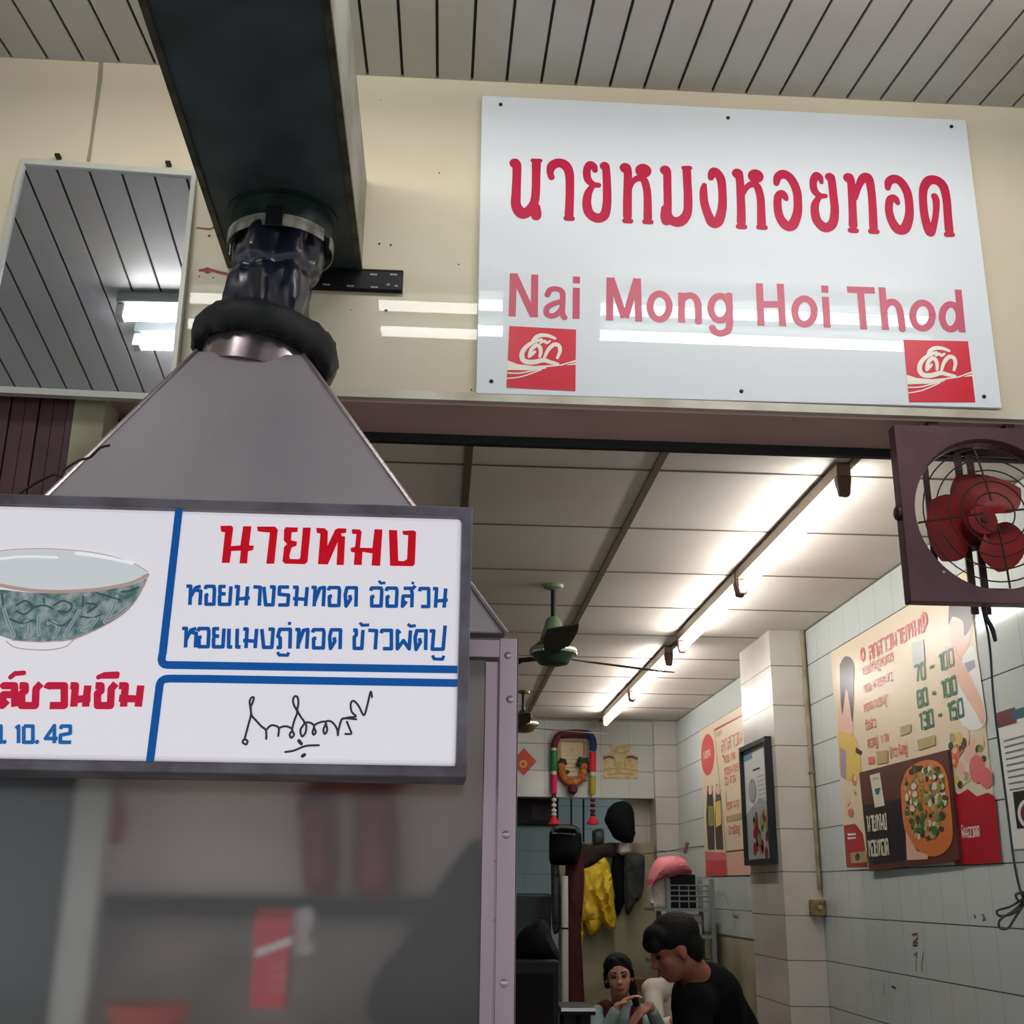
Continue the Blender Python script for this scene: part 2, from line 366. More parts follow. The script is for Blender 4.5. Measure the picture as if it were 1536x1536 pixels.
for n_, c_ in dict(p_cream=(216, 198, 168), p_red=(206, 66, 74), p_pink=(214, 110, 106), p_green=(16, 104, 76), p_tan=(178, 154, 104), p_skin=(222, 178, 156), p_hair=(52, 42, 44), p_white=(222, 222, 218), p_deepred=(172, 20, 34), p_brown=(92, 48, 40), p_black=(38, 30, 32), p_orange=(206, 116, 58), p_olive=(132, 134, 62), p_leaf=(58, 112, 52), p_oyster=(208, 204, 182), p_dark=(70, 60, 40), p_grey=(170, 174, 176), p_lilac=(150, 140, 160), p_teal=(44, 92, 104), p_blue=(110, 150, 170), p_maroon=(112, 42, 48), p_line=(120, 122, 122), p_yellow=(214, 184, 96)).items(): mat(n_, c_, .3)
mat('frame_black', (26, 28, 34), .3)
mat('door_brown', (84, 50, 52), .5, spot=(64, 38, 42), scale=8); mat('door_gap', (16, 10, 12), .7); mat('post_cream', (168, 160, 132), .6, spot=(130, 122, 96), scale=5)
mat('dark_plastic', (14, 15, 19), .5, spec=.3); mat('dark_cloth', (15, 16, 21), .9, spec=.2); mat('charcoal_cloth', (58, 62, 62), .85, spot=(44, 48, 50), scale=24); mat('yellow_cloth', (236, 202, 52), .75, spot=(220, 180, 42), scale=10)
mat('brown_dark', (48, 38, 34), .9); mat('maroon_cloth', (74, 20, 28), .8); mat('grey_leather', (66, 72, 74), .4); mat('white_pole', (208, 212, 206), .35); mat('pink_mesh', (226, 128, 138), .6); mat('pink_trim', (206, 60, 84), .6); mat('lace_white', (206, 196, 188), .8)
mat('shelf_grey', (128, 138, 138), .45); mat('carton', (186, 178, 158), .7); mat('wood_brown', (110, 66, 36), .5); mat('peg', (104, 64, 58), .6)
mat('skin', (150, 92, 74), .6, spec=.3); mat('skin_fair', (196, 144, 122), .6, spec=.3); mat('hair_black', (9, 8, 9), .75, bump=.4, scale=60, spec=.25); mat('eye_dark', (22, 16, 16), .2); mat('lips', (160, 76, 74), .4); mat('shirt_black', (7, 7, 10), .95, spec=.15); mat('sweater_grey', (150, 168, 170), .9, bump=.2, scale=80); mat('shirt_white', (214, 206, 192), .8); mat('vest_maroon', (96, 26, 34), .8); mat('trousers', (36, 40, 56), .8)
mat('stool_red', (150, 30, 34), .4); mat('case_back', (238, 222, 212), .6, 0, spot=(214, 194, 184), scale=3); mat('case_low', (150, 136, 128), .6, 0, spot=(84, 84, 74), scale=7); mat('case_red', (176, 40, 44), .4); mat('case_darkred', (128, 24, 34), .5); mat('plastic_clear', (196, 186, 186), .15); mat('pan_orange', (196, 70, 58), .4); mat('case_dark', (20, 17, 16), .8, spec=.2); mat('pale_band', (176, 180, 172), .3); mat('garland_green', (24, 122, 44), .7); mat('garland_blue', (28, 52, 110), .7); mat('garland_red', (214, 36, 40), .7); mat('garland_pink', (216, 30, 104), .7); mat('garland_yellow', (176, 158, 26), .7); mat('garland_maroon', (92, 18, 38), .7); mat('garland_white', (214, 206, 200), .7); mat('wood_frame', (150, 108, 72), .4); mat('paper_cream', (214, 196, 152), .6); mat('leaf_dark', (30, 38, 28), .6); mat('flower_orange', (196, 120, 50), .7, spot=(150, 70, 36), scale=40); mat('paper_gold', (216, 192, 140), .5, spot=(186, 158, 96), scale=22); mat('diamond_red', (202, 70, 40), .5); mat('gold', (214, 170, 60), .4)
# hazy pane of the stall; its blur and diffuse film imitate soft reflections
def hazy(name):
    m = bpy.data.materials.new(name); m.use_nodes = True; nt = m.node_tree; nt.nodes.clear(); N = nt.nodes.new
    out = N('ShaderNodeOutputMaterial'); tr = N('ShaderNodeBsdfTransparent'); rf = N('ShaderNodeBsdfRefraction'); gl = N('ShaderNodeBsdfGlossy'); m1 = N('ShaderNodeMixShader'); m2 = N('ShaderNodeMixShader')
    df = N('ShaderNodeBsdfDiffuse'); m3 = N('ShaderNodeMixShader'); df.inputs[0].default_value = (.66, .56, .52, 1)
    tr.inputs[0].default_value = (1, .98, .97, 1); rf.inputs['Roughness'].default_value = .42; rf.inputs['IOR'].default_value = 1.14; rf.inputs[0].default_value = (1, .98, .97, 1)
    gl.inputs['Roughness'].default_value = .12; m1.inputs[0].default_value = .86; m2.inputs[0].default_value = .035; m3.inputs[0].default_value = .035
    L = nt.links.new
    L(tr.outputs[0], m1.inputs[1]); L(rf.outputs[0], m1.inputs[2]); L(m1.outputs[0], m2.inputs[1]); L(gl.outputs[0], m2.inputs[2]); L(m2.outputs[0], m3.inputs[1]); L(df.outputs[0], m3.inputs[2]); L(m3.outputs[0], out.inputs[0])
    MATS[name] = m
hazy('hazy_glass')
# ------------------------------------------------------------------ setting
FY = 2.67; CZ = 2.695; RX = 1.79; LZ = 2.60; AW = .151
struct(MB().box((-6, FY, -.1), (6, 12.2, 0)).build('floor', 'floor_grey'))
struct(MB().box((-12, -12, -.1), (12, FY-.0005, 0)).build('floor_outside', 'pavement'))
# fascia above the doorway with its white ledge and mauve soffit
mb = MB().box((-2.6, FY, LZ), (2.6, FY+.2, 3.62), 'fascia_cream')
mb.box((-2.6, FY+.004, LZ-.006), (2.6, FY+.2, LZ-.0005), 'soffit_mauve')
mb.box((-.35, FY+.2, LZ-.03), (2.6, FY+.22, LZ+.0), 'black_strip').box((-2.6, FY+.2, LZ), (2.6, FY+.22, CZ+.1), 'soffit_mauve')
struct(mb.build('wall_front'))
struct(MB().box((-.6, FY-.014, LZ), (2.6, FY-.0005, LZ+.022)).build('trim_1', 'ledge_white'))
# sloping slatted ceiling over the pavement
mb = MB()
def awz(y): return 3.553-AW*(FY-y)
k = -27
while k < 28:
    x = -.06+.0945*k
    for y0, y1 in ((FY-.001, -1.2),):
        mb.hexa([(x+.0040, y0, awz(y0)), (x+.0905, y0, awz(y0)), (x+.0905, y1, awz(y1)), (x+.0040, y1, awz(y1))],
                [(x+.0040, y0, awz(y0)+.008), (x+.0905, y0, awz(y0)+.008), (x+.0905, y1, awz(y1)+.008), (x+.0040, y1, awz(y1)+.008)], 'slat')
    k += 1
mb.hexa([(-2.7, FY-.001, awz(FY)+.009), (2.7, FY-.001, awz(FY)+.009), (2.7, -1.2, awz(-1.2)+.009), (-2.7, -1.2, awz(-1.2)+.009)],
        [(-2.7, FY-.001, awz(FY)+.05), (2.7, FY-.001, awz(FY)+.05), (2.7, -1.2, awz(-1.2)+.05), (-2.7, -1.2, awz(-1.2)+.05)], 'slat_gap')
struct(mb.build('ceiling_outside'))
# interior ceiling with its grid
mb = MB().box((-2.2, FY+.21, CZ), (RX+.02, 11.2, CZ+.08), 'ceiling_panel')
for i in range(-4, 4):
    x = .06+.58*i; mb.box((x-.012, FY+.23, CZ-.006), (x+.012, 9.0, CZ-.0005), 'ceiling_bar')
y = 2.76
while y < 9: mb.box((-2.1, y-.004, CZ-.003), (RX, y+.004, CZ-.0004), 'ceiling_joint'); y += .605
struct(mb.build('ceiling'))
mb = MB().box((RX, FY+.22, 0), (RX+.15, 6.19, CZ), 'tile_white').box((RX, 6.19, 1.209), (RX+.15, 9.6, CZ), 'tile_white').box((RX+.006, 6.19, 0), (RX+.15, 9.6, 1.209), 'paint_dirty')
struct(mb.build('wall_right'))
struct(MB().box((1.61, 5.6, 0), (RX-.001, 6.19, CZ-.001)).build('wall_pillar', 'tile_pillar'))
struct(MB().box((-2.35, FY+.22, 0), (-2.2, 11.2, CZ)).build('wall_left', 'tile_white'))
mb = MB().box((-2.2, 8.95, 2.125), (1.63, 9.15, CZ), 'tile_back').box((1.62, 8.88, 0), (RX, 9.15, CZ-.001), 'tile_pillar').box((1.42, 9.15, 0), (1.62, 9.3, 2.125), 'tile_pillar')
struct(mb.build('wall_back'))
struct(MB().box((-2.2, 11.0, 0), (1.85, 11.15, CZ)).build('wall_far', 'tile_far'))
struct(MB().box((.90, 8.93, 0), (1.61, 9.0, 1.80)).build('wall_partition', 'paint_dirty'))
# left of the stall: brown folding door, cream post, wall behind the mirror
mb = MB()
for i in range(33):
    x = -2.05+.034*i; mb.box((x, 2.69+(i % 2)*.004, 0), (x+.031, 2.72, 2.596), 'door_brown')
mb.box((-2.05, 2.7205, 0), (-.93, 2.73, 2.596), 'door_gap').box((-.9275, 2.684, 0), (-.913, 2.73, 2.597), 'door_brown')
struct(mb.build('door_1'))
struct(MB().box((-.912, 2.684, 0), (-.838, 2.93, 2.598)).build('wall_post', 'post_cream'))
struct(MB().box((-.838, 2.872, 2.2), (-.55, 2.93, 2.598)).build('wall_post', 'post_cream'))
# grime line and screw holes on the fascia
A = Art(Plane('Y', FY), off=.0015); mb = A.mb
gl = [(152, 92), (150, 120), (146, 150), (141, 185), (137, 215), (133, 241)]
A.stroke(A.px(gl), [.012, .012, .011, .009, .008, .010], ends=True)
tag(mb.build('grime_streak', 'fascia_grime'), 'grey grime streak running down the cream fascia above the mirror', 'stain')
A = Art(Plane('Y', FY), off=.0015)
for x, y, r in ((569, 366, 3), (586, 368, 3), (314, 354, 3), (579, 466, 3.5), (526, 465, 1.5), (299, 415, 2), (320, 417, 2), (659, 260, 2), (571, 150, 1.5), (688, 397, 2), (707, 585, 2)): A.disc(A.p.a(x, y), r*.0011, n=8)
tag(A.mb.build('screw_hole', 'screw_dark'), 'old screw holes dotted over the cream fascia around the duct', 'screw holes', kind='stuff')
A = Art(Plane('Y', FY), off=.0018)
A.stroke(A.px([(300, 406), (312, 404), (330, 409), (340, 411)]), .007, ends=True); A.disc(A.p.a(311, 406), .009)
mat('red_mark', (150, 52, 48), .6)
tag(A.mb.build('red_smear', 'red_mark', fix=False), 'dark red paint smear on the fascia, lower one beside the duct sleeve', 'stain')
A = Art(Plane('Y', FY), off=.0018); A.stroke(A.px([(296, 342), (315, 344), (324, 340)]), .004, ends=True)
tag(A.mb.build('red_smear', 'red_mark', fix=False), 'thin red paint smear on the fascia, upper one under the duct edge', 'stain')
# ------------------------------------------------------------------ mirror
T = thing('wall_mirror', (-.92, FY-.03, 2.57), 'large grey-framed mirror on the cream fascia reflecting slats and tubes', 'mirror')
c = [Vector((p.x, 0, p.z)) for p in (onY(33, 240, FY), onY(297, 262, FY), onY(265, 612, FY), onY(-38, 596, FY))]
yaw = -.016
def mpt(q, d): return Vector((q.x, FY-.032+yaw*(q.x+.9)-d+.028*(q.z-2.57)/.67, q.z))
ctr = sum(c, Vector())/4
ci = [q+(ctr-q)*.05 for q in c]
mb = MB(); mb.rings([[mpt(c[i], -.012), mpt(ci[i], -.012), mpt(ci[i], .010), mpt(c[i], .010)] for i in range(4)], closed=True)
mb.build('frame', 'mirror_frame', T)
MB().hexa([mpt(q, -.010) for q in ci], [mpt(q, .002) for q in ci]).build('mirror_glass', 'mirror', T)
for x, y in ((89, 238), (254, 249)):
    q = onY(x, y, FY); MB().box((q.x-.007, FY-.02, q.z-.004), (q.x+.007, FY-.0005, q.z+.004)).build('hanging_clip', 'screw_dark', T, bevel=.002)
# ------------------------------------------------------------------ big white sign
SY = FY-.016
P = Plane('Y', SY)
T = thing('shop_sign', (.735, SY+.006, LZ+.025), 'large glossy white shop sign with crimson lettering above the doorway', 'sign')
q = [P.a(723, 143), P.a(1449, 180), P.a(1503, 612), P.a(714, 590)]
MB().prism([P.w(v, 0) for v in q], (0, .012, 0)).build('panel', 'sign_white', T, bevel=.002)
def blobs(art, lst, ox, oy, s, m):
    for st in lst:
        if len(st) == 1:
            x, y, r = st[0]; art.disc(art.p.a(ox+x/s, oy+y/s), r/s*.00186, m, n=24); continue
        sm = smooth2(st, 7); W = [v[2] for v in sm] 
        pts = [art.p.a(ox+v[0]/s, oy+v[1]/s) for v in sm]
        art.stroke(pts, [2*r/s*.00186 for r in W], m, ends=True, n=16)
A = Art(P, off=.001)
t1 = [
 [(138,150,34),(150,165,28),(150,240,27),(146,340,28),(146,420,31),(180,468,38),(222,458,32),(262,400,27),(272,320,26),(274,220,26),(275,150,28)], [(252,132,14),(300,134,14)], [(276,430,24),(274,470,32),(274,488,30)],
 [(372,240,20),(364,205,22),(378,165,30),(420,148,32),(462,165,32),(486,215,28),(490,300,26),(488,400,26),(484,480,27)], [(466,502,17),(504,504,17)],
 [(650,195,18),(645,170,20),(618,160,26),(598,200,24),(606,255,24),(640,285,20),(672,290,18)], [(640,290,16),(608,340,24),(598,410,28),(615,470,30),(662,500,32),(708,485,30),(726,420,27),(728,320,26),(724,220,25),(720,170,24)], [(712,168,30)],
 [(845,180,36),(860,205,26),(860,300,26),(858,400,27),(858,490,27)], [(842,518,17),(878,520,17)], [(960,198,50)], [(868,320,16),(890,270,18),(930,245,22),(965,260,24),(984,330,24),(988,420,25),(988,500,26)], [(970,524,17),(1008,526,17)],
 [(1100,195,34),(1112,215,26),(1114,300,25),(1116,400,25),(1118,480,26),(1150,520,32),(1200,520,34),(1240,470,28),(1246,380,27),(1242,280,26),(1238,200,27)], [(1218,180,15),(1258,180,15)], [(1098,440,24),(1104,490,34),(1106,520,30)],
 [(1392,245,18),(1400,215,26),(1420,205,30),(1455,250,28),(1466,340,26),(1464,440,28),(1440,520,32),(1405,530,34),(1375,480,28),(1350,400,26),(1345,330,24),(1350,290,16)]]
t2 = [
 [(108,168,34),(122,200,25),(128,300,25),(132,400,26),(132,470,27)], [(115,498,17),(152,500,17)], [(222,185,48)], [(140,300,15),(165,255,18),(200,235,22),(232,250,24),(252,320,24),(256,400,25),(258,480,27)], [(242,502,17),(280,504,17)],
 [(350,230,18),(360,190,26),(395,172,30),(440,200,28),(475,270,27),(484,340,26),(480,420,28),(450,490,32),(410,490,32),(372,440,27),(358,370,25),(362,310,24),(385,290,22),(402,310,22),(412,328,14)],
 [(632,225,12),(622,195,20),(600,182,26),(580,220,23),(588,275,23),(620,305,20),(655,308,16)], [(620,310,16),(592,360,24),(592,420,27),(610,470,29),(655,505,32),(700,480,29),(714,400,26),(705,300,25),(696,220,25),(690,190,25)], [(682,190,29)],
 [(800,195,34),(815,220,25),(822,320,25),(826,420,25),(828,490,27)], [(812,522,17),(848,524,17)], [(840,320,18),(865,240,22),(895,195,30),(925,200,28),(942,280,25),(950,380,25),(954,480,26),(956,515,26)], [(938,528,17),(976,530,17)],
 [(1044,258,18),(1052,218,26),(1088,202,30),(1130,225,28),(1166,290,27),(1178,370,26),(1176,440,28),(1150,510,32),(1108,515,32),(1070,465,27),(1052,400,25),(1056,335,24),(1078,318,22),(1095,332,22),(1106,352,15)],
 [(1335,310,22),(1345,340,22),(1345,400,20),(1335,470,20),(1315,530,26),(1300,525,28),(1275,440,26),(1264,340,25),(1268,260,27),(1300,212,31),(1350,212,31),(1390,250,29),(1410,330,26),(1418,430,26),(1426,520,27)], [(1410,548,17),(1446,548,17)]]
blobs(A, t1, 740, 210, 4.267, 'sign_red'); blobs(A, t2, 1080, 220, 4.151, 'sign_red')
A.mb.build('thai_lettering', None, T, fix=False)
A = Art(P, off=.001)
def strokes(art, lst, ox, oy, s, wd, m, ends=False):
    for st in lst:
        p = [art.p.a(ox+x/s, oy+y/s) for x, y in st]; art.stroke(p, wd/s*art.k, m, ends=ends)
A.k = .00186
def ell(cx, cy_, rx, ry, n=26): return [(cx+rx*math.cos(2*math.pi*i/n), cy_+ry*math.sin(2*math.pi*i/n)) for i in range(n+1)]
s2 = lambda l: [(p.x, p.y) for p in smooth2(l, 6)]
def word(lst, ox, oy, sc_, wd):
    B = Art(P, off=.001); B.k = .00186
    for l in lst: strokes(B, [l], ox, oy, sc_, wd*(.82 if len(l) > 2 and min(q[0] for q in l) > 325 and max(q[0] for q in l) < 450 and ox == 740 else 1), 'sign_red_pale')
    B.mb.build('latin_word', None, T, fix=False)
word([[(117,352),(125,84)],[(128,90),(250,350)],[(255,356),(258,92)], s2([(335,222),(352,188),(390,180),(425,195),(432,230),(430,330),(446,362)]), s2([(428,258),(370,275),(334,300),(332,335),(362,350),(400,335),(428,300)]), [(517,174),(515,367)],[(518,104),(517,146)]], 740, 390, 4.151, 40)
word([[(724,376),(726,110)],[(732,112),(815,360)],[(893,118),(822,360)],[(897,116),(905,384)], ell(1035,290,60,80), [(1172,204),(1172,390)], s2([(1172,255),(1200,226),(1240,224),(1268,255),(1276,300),(1277,394)]),
 ell(1412,300,58,76), s2([(1466,208),(1470,330),(1470,400),(1458,442),(1415,458),(1378,446),(1362,420)])], 740, 390, 4.151, 40)
word([[(108,94),(118,332)],[(225,97),(240,335)],[(112,212),(234,212)], ell(362,252,55,72), [(479,170),(490,343)],[(475,107),(477,147)]], 1110, 400, 3.746, 37)
word([[(601,129),(756,134)],[(676,134),(695,353)],[(797,117),(817,356)], s2([(808,240),(830,206),(865,200),(892,230),(905,290),(912,359)]), ell(1025,275,55,72), [(1225,130),(1248,369)], ell(1183,282,48,70)], 1110, 400, 3.746, 37)
# the two small red drink logos
L0 = [(100,412),(515,434),(511,818),(82,795)]
def sticker(quad, where):
    W = [P.a(x, y) for x, y in quad]
    def bl(u, v): return W[0]*(1-u)*(1-v)+W[1]*u*(1-v)+W[2]*u*v+W[3]*(1-u)*v
    def inv(x, y): 
        v = (y-412-(x-100)*.055)/384; u = (x-(100-18*v))/(415+14*v); return bl(u, v)
    B = Art(P, off=.0011); B.poly([bl(0, 0), bl(1, 0), bl(1, 1), bl(0, 1)], 'logo_red'); lg = B.mb.build('logo_sticker', None, T, fix=False)
    plabel(lg, 'square red drink logo at the sign\'s lower %s corner' % where)
    B = Art(P, off=.0018); k = (W[1]-W[0]).length/415
    def st(l, wd, m='logo_cream'):
        s = smooth2(l, 6); B.stroke([inv(x, y) for x, y in s], [wd*.98*k*(.6+.45*math.sin(math.pi*min(1, max(0, (i+2)/(len(s)+3))))) for i in range(len(s))], m, ends=True, n=8)
    st([(384,492),(340,474),(292,472),(262,488),(250,512),(300,498)], 26); st([(258,508),(215,535),(183,572),(178,612),(200,636),(250,640),(310,628),(355,640),(400,652)], 32)
    st([(222,606),(236,562),(268,534),(290,548),(294,578),(288,606)], 26); st([(228,602),(258,574)], 20); st([(292,520),(318,508),(330,520),(352,508)], 18); st([(318,610),(342,562),(378,530),(408,538),(414,572),(398,614)], 26)
    B.poly([inv(*p) for p in ((88,628),(150,652),(250,664),(330,660),(420,654),(515,626),(514,656),(440,660),(340,670),(230,690),(85,688))], 'logo_cream')
    B.stroke([inv(*p) for p in smooth2([(85,706),(160,708),(230,696),(330,674)], 5)], 9*k, 'logo_cream'); B.stroke([inv(*p) for p in smooth2([(84,740),(160,732),(230,712),(300,686)], 5)], 8*k, 'logo_cream'); B.stroke([inv(*p) for p in smooth2([(430,664),(470,650),(514,642)], 4)], 6*k, 'logo_red')
    B.mb.build('logo_script', None, lg, fix=False)
sticker([(740+x/4.151, 390+y/4.151) for x, y in L0], 'left')
sticker([(1110+x/3.746, 400+y/3.746) for x, y in ((918,412),(1280,420),(1322,763),(950,762))], 'right')
for x, y in ((751, 157), (1092, 177), (1427, 190), (737, 572), (1112, 587), (1476, 595)):
    v = P.w(P.a(x, y)); MB().lathe(v, (0, -1, 0), [(0, .0055), (.002, .005), (.003, .002)], 12).build('screw', 'screw_dark', T)
# ------------------------------------------------------------------ duct, sleeve, hood
DZ = 2.951
mb = MB().box((-.572, .8, DZ), (-.235, FY-.001, 3.222))
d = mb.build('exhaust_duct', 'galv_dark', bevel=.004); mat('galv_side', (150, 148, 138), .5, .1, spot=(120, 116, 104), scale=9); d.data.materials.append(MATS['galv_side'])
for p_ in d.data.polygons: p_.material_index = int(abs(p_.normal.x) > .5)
tag(d, 'big dark galvanised exhaust duct running overhead into the fascia', 'duct')
MB().box((-.574, .8, DZ-.004), (-.560, FY-.003, DZ+.012)).build('duct_seam', 'galv_rust', d); MB().box((-.247, .8, DZ-.004), (-.233, FY-.003, DZ+.012)).build('duct_seam', 'galv_rust', d)
MB().box((-.236, 1.2, DZ+.10), (-.2335, 1.226, 3.22)).build('duct_seam', 'galv_rust', d)
SC = Vector((-.405, 2.43, DZ))
T = thing('flexible_sleeve', SC+Vector((0, 0, -.3)), 'navy blue vinyl sleeve hanging crumpled between duct and hood', 'sleeve')
MB().lathe(SC+Vector((0,0,-.0005)), (0, 0, -1), [(0, .128), (.006, .128), (.008, .118), (.07, .117)], 40).build('duct_collar', 'clamp_green', T, smooth=True)
mb = MB(); n = 72; rs = []
for i in range(42):
    t = i/41; z = DZ-.03-.325*t; cx = SC.x-.012*t; cyy = SC.y-.075*t
    r = .107 - .008*math.sin(math.pi*t) - .010*math.exp(-((t-.45)/.05)**2)*1.5; ring = []
    for j in range(n):
        a = 2*math.pi*j/n
        f = noise.noise(Vector((math.cos(a)*2.2, math.sin(a)*2.2, t*2.2)))*.022 + abs(noise.noise(Vector((math.cos(a)*2.6+3, math.sin(a)*2.6, t*2.6))))*-.016 + noise.noise(Vector((math.cos(a)*6, math.sin(a)*6, t*7)))*.003
        rr = r + f*min(1, 6*t*(1-t)+.08); ring.append(Vector((cx+rr*math.cos(a), cyy+rr*math.sin(a), z+.012*math.sin(a*2+t*5)*t*(1-t)*2)))
    rs.append(ring)
mb.rings(rs).build('vinyl', 'navy_vinyl', T, smooth=True)
mb = MB()   # clamp strap with a gap where the buckle sits
for a0, a1 in ((math.radians(-85), math.radians(60)), (math.radians(75+0), math.radians(262))):
    arc = [[SC+Vector((r*math.cos(a-math.pi/2-.0), r*math.sin(a-math.pi/2), -z)) for r, z in ((.1195, .062), (.1225, .062), (.1225, .092), (.1195, .092))] for a in (a0+(a1-a0)*i/30 for i in range(31))]
    mb.rings(arc)
mb.build('clamp_strap', 'clamp_grey', T)
a = -math.pi/2+.10
MB().box((SC.x-.018, SC.y-.128, DZ-.098), (SC.x+.020, SC.y-.114, DZ-.045)).build('buckle', 'dark_plastic', T, bevel=.002)
# hood pyramid
ap = [onY(295, 527, 2.26), onY(455, 531, 2.26)]; az = 2.52
bz = 1.83; bx0, bx1, by0, by1 = -.793, .098, 1.78, 2.62
T = thing('extractor_hood', (-.41, 2.2, bz), 'pyramid-shaped stainless steel extractor hood over the stall', 'extractor hood')
bot = [Vector((bx0, by0, bz)), Vector((bx1, by0, bz)), Vector((bx1, by1, bz)), Vector((bx0, by1, bz))]
top = [Vector((-.533, 2.26, az)), Vector((-.311, 2.26, az)), Vector((-.311, 2.48, az)), Vector((-.533, 2.48, az))]
MB().hexa(bot, top).build('hood_cone', 'steel_hood', T, bevel=.004)
mb = MB()
for i in (0, 1): mb.tube([bot[i]+Vector((0, -.002, 0)), top[i]+Vector((0, -.002, 0))], .004, 6)
mb.build('seam_edge', 'steel_bright', T)
HC = Vector((-.422, 2.37, az))
MB().lathe(HC, (.0, .0, 1), [(-.05, .112), (.035, .112)], 40).build('pipe_stub', 'steel_bright', T, smooth=True)
mb = MB(); rs = []
ax = Vector((.16, .10, 1)).normalized(); u = ax.orthogonal().normalized(); u = (Vector((1, 0, 0))-ax*ax.x).normalized(); v = ax.cross(u); RC = Vector((-.41, 2.37, 2.578))
for i in range(64):
    a = 2*math.pi*i/64; ring = []
    rad = u*math.cos(a)+v*math.sin(a)
    for j in range(14):
        b = 2*math.pi*j/14; k_ = 1+.22*noise.noise(Vector((math.cos(a)*7, math.sin(a)*7, j*.5)))+.12*noise.noise(Vector((math.cos(a)*18, math.sin(a)*18, j*.3)))
        ring.append(RC + rad*(.142+.021*k_*math.cos(b)) + ax*(.038*k_*math.sin(b)))
    rs.append(ring)
o = mb.rings(rs, closed=True).build('rubber_ring', 'black_rubber', None, smooth=True)
tag(o, 'thick black rubber ring bundled round the hood outlet below the sleeve', 'ring')
MB().lathe(RC-ax*.02, -ax, [(0, .128), (.075, .128)], 40).build('ring_flange', 'steel_bright', o, smooth=True)
MB().lathe(RC+ax*.0, ax, [(0, .118), (.055, .112)], 40).build('ring_lining', 'black_rubber', o, smooth=True)
# black slotted bracket on the fascia
a_, b_ = onY(480, 405, FY), onY(604, 441, FY); a2 = onY(604, 411, FY); a3 = onY(480, 433, FY)
T = thing('wall_bracket', ((a_.x+b_.x)/2, FY-.01, b_.z), 'black slotted metal bracket rail on the fascia beside the duct end', 'bracket')
z0, z1 = b_.z, a2.z
mb = MB().box((-.5, FY-.018, z0), (b_.x, FY-.012, z1)).box((-.5, FY-.02, z1-.005), (b_.x, FY-.0008, z1)).box((-.5, FY-.02, z0), (b_.x, FY-.0008, z0+.004))
mb.build('rail', 'dark_plastic', T, bevel=.001)
for i, (x, y) in enumerate(((484, 427), (520, 429), (556, 431), (580, 427), (592, 429), (555, 412), (585, 412))):
    q = onY(x, y, FY-.018); MB().box((q.x, FY-.0195, q.z-.0025), (q.x+(.018 if i not in (3, 4) else .008), FY-.0175, q.z+.0025)).build('slot', 'clamp_grey', T)
# small dark box at the post
q0, q1 = onY(145, 630, 2.82), onY(215, 690, 2.82)
T = thing('wall_box', ((q0.x+q1.x)/2, 2.82, q1.z), 'small black box on the cream post half hidden by the hood', 'box')
MB().box((q0.x, 2.80, q1.z), (q1.x, 2.8715, q0.z)).build('body', 'dark_plastic', T, bevel=.006)
q = onY(172, 640, 2.8); MB().box((q.x-.006, 2.797, q.z-.008), (q.x+.006, 2.7995, q.z+.006)).build('indicator', 'white_pole', T)
A = [onY(x, y, 1.86+.0*x) for x, y in ((25, 745), (45, 730), (80, 712), (92, 716), (95, 706), (118, 691), (135, 686), (150, 672), (165, 668))]
tag(MB().tube([Vector(p) for p in smooth2(A, 4)], .0022, 6).build('loose_wire', 'cable_black', smooth=True), 'thin dark wire twisting along the left slope of the hood', 'wire')
# ------------------------------------------------------------------ box sign with added glow
BY = 1.6; P = Plane('Y', BY)
T = thing('box_sign', (-.5, BY+.05, 1.59), 'white acrylic stall signboard in a dark frame with bowl picture and blue rules', 'sign')
fx1 = .037; fx0 = -1.06; fz0, fz1 = 1.594, 1.975
mb = MB(); framebox(mb, 'Y', fx0, fx1, fz0, fz1, .0148, BY-.004, BY+.11); mb.box((fx0+.0149, BY+.09, fz0+.0149), (fx1-.0149, BY+.108, fz1-.0149))
mb.build('frame', 'frame_dark', T, bevel=.002)
MB().box((fx0+.016, BY, fz0+.0155), (fx1-.0155, BY+.08, fz1-.016)).build('acrylic_face', 'acrylic', T, bevel=.006)
A = Art(P, off=.0012); A.k = .00098
K = .00098
def g_at(art, ch, x0, x1, y0, y1, wd, m, ox, oy, s):
    if ch == '.': return art.disc(art.p.a(ox+(x0+x1)/2/s, oy+(y1-8)/s), 13/s*K, m)
    g = G[ch]; mx = max(p[0] for st in g for p in st); mn = min(0, min(p[0] for st in g for p in st))
    for st in g: art.stroke([art.p.a(ox+(x0+(p[0]-mn)/(mx-mn)*(x1-x0))/s, oy+(y0+p[1]*(y1-y0))/s) for p in st], wd/s*K, m)
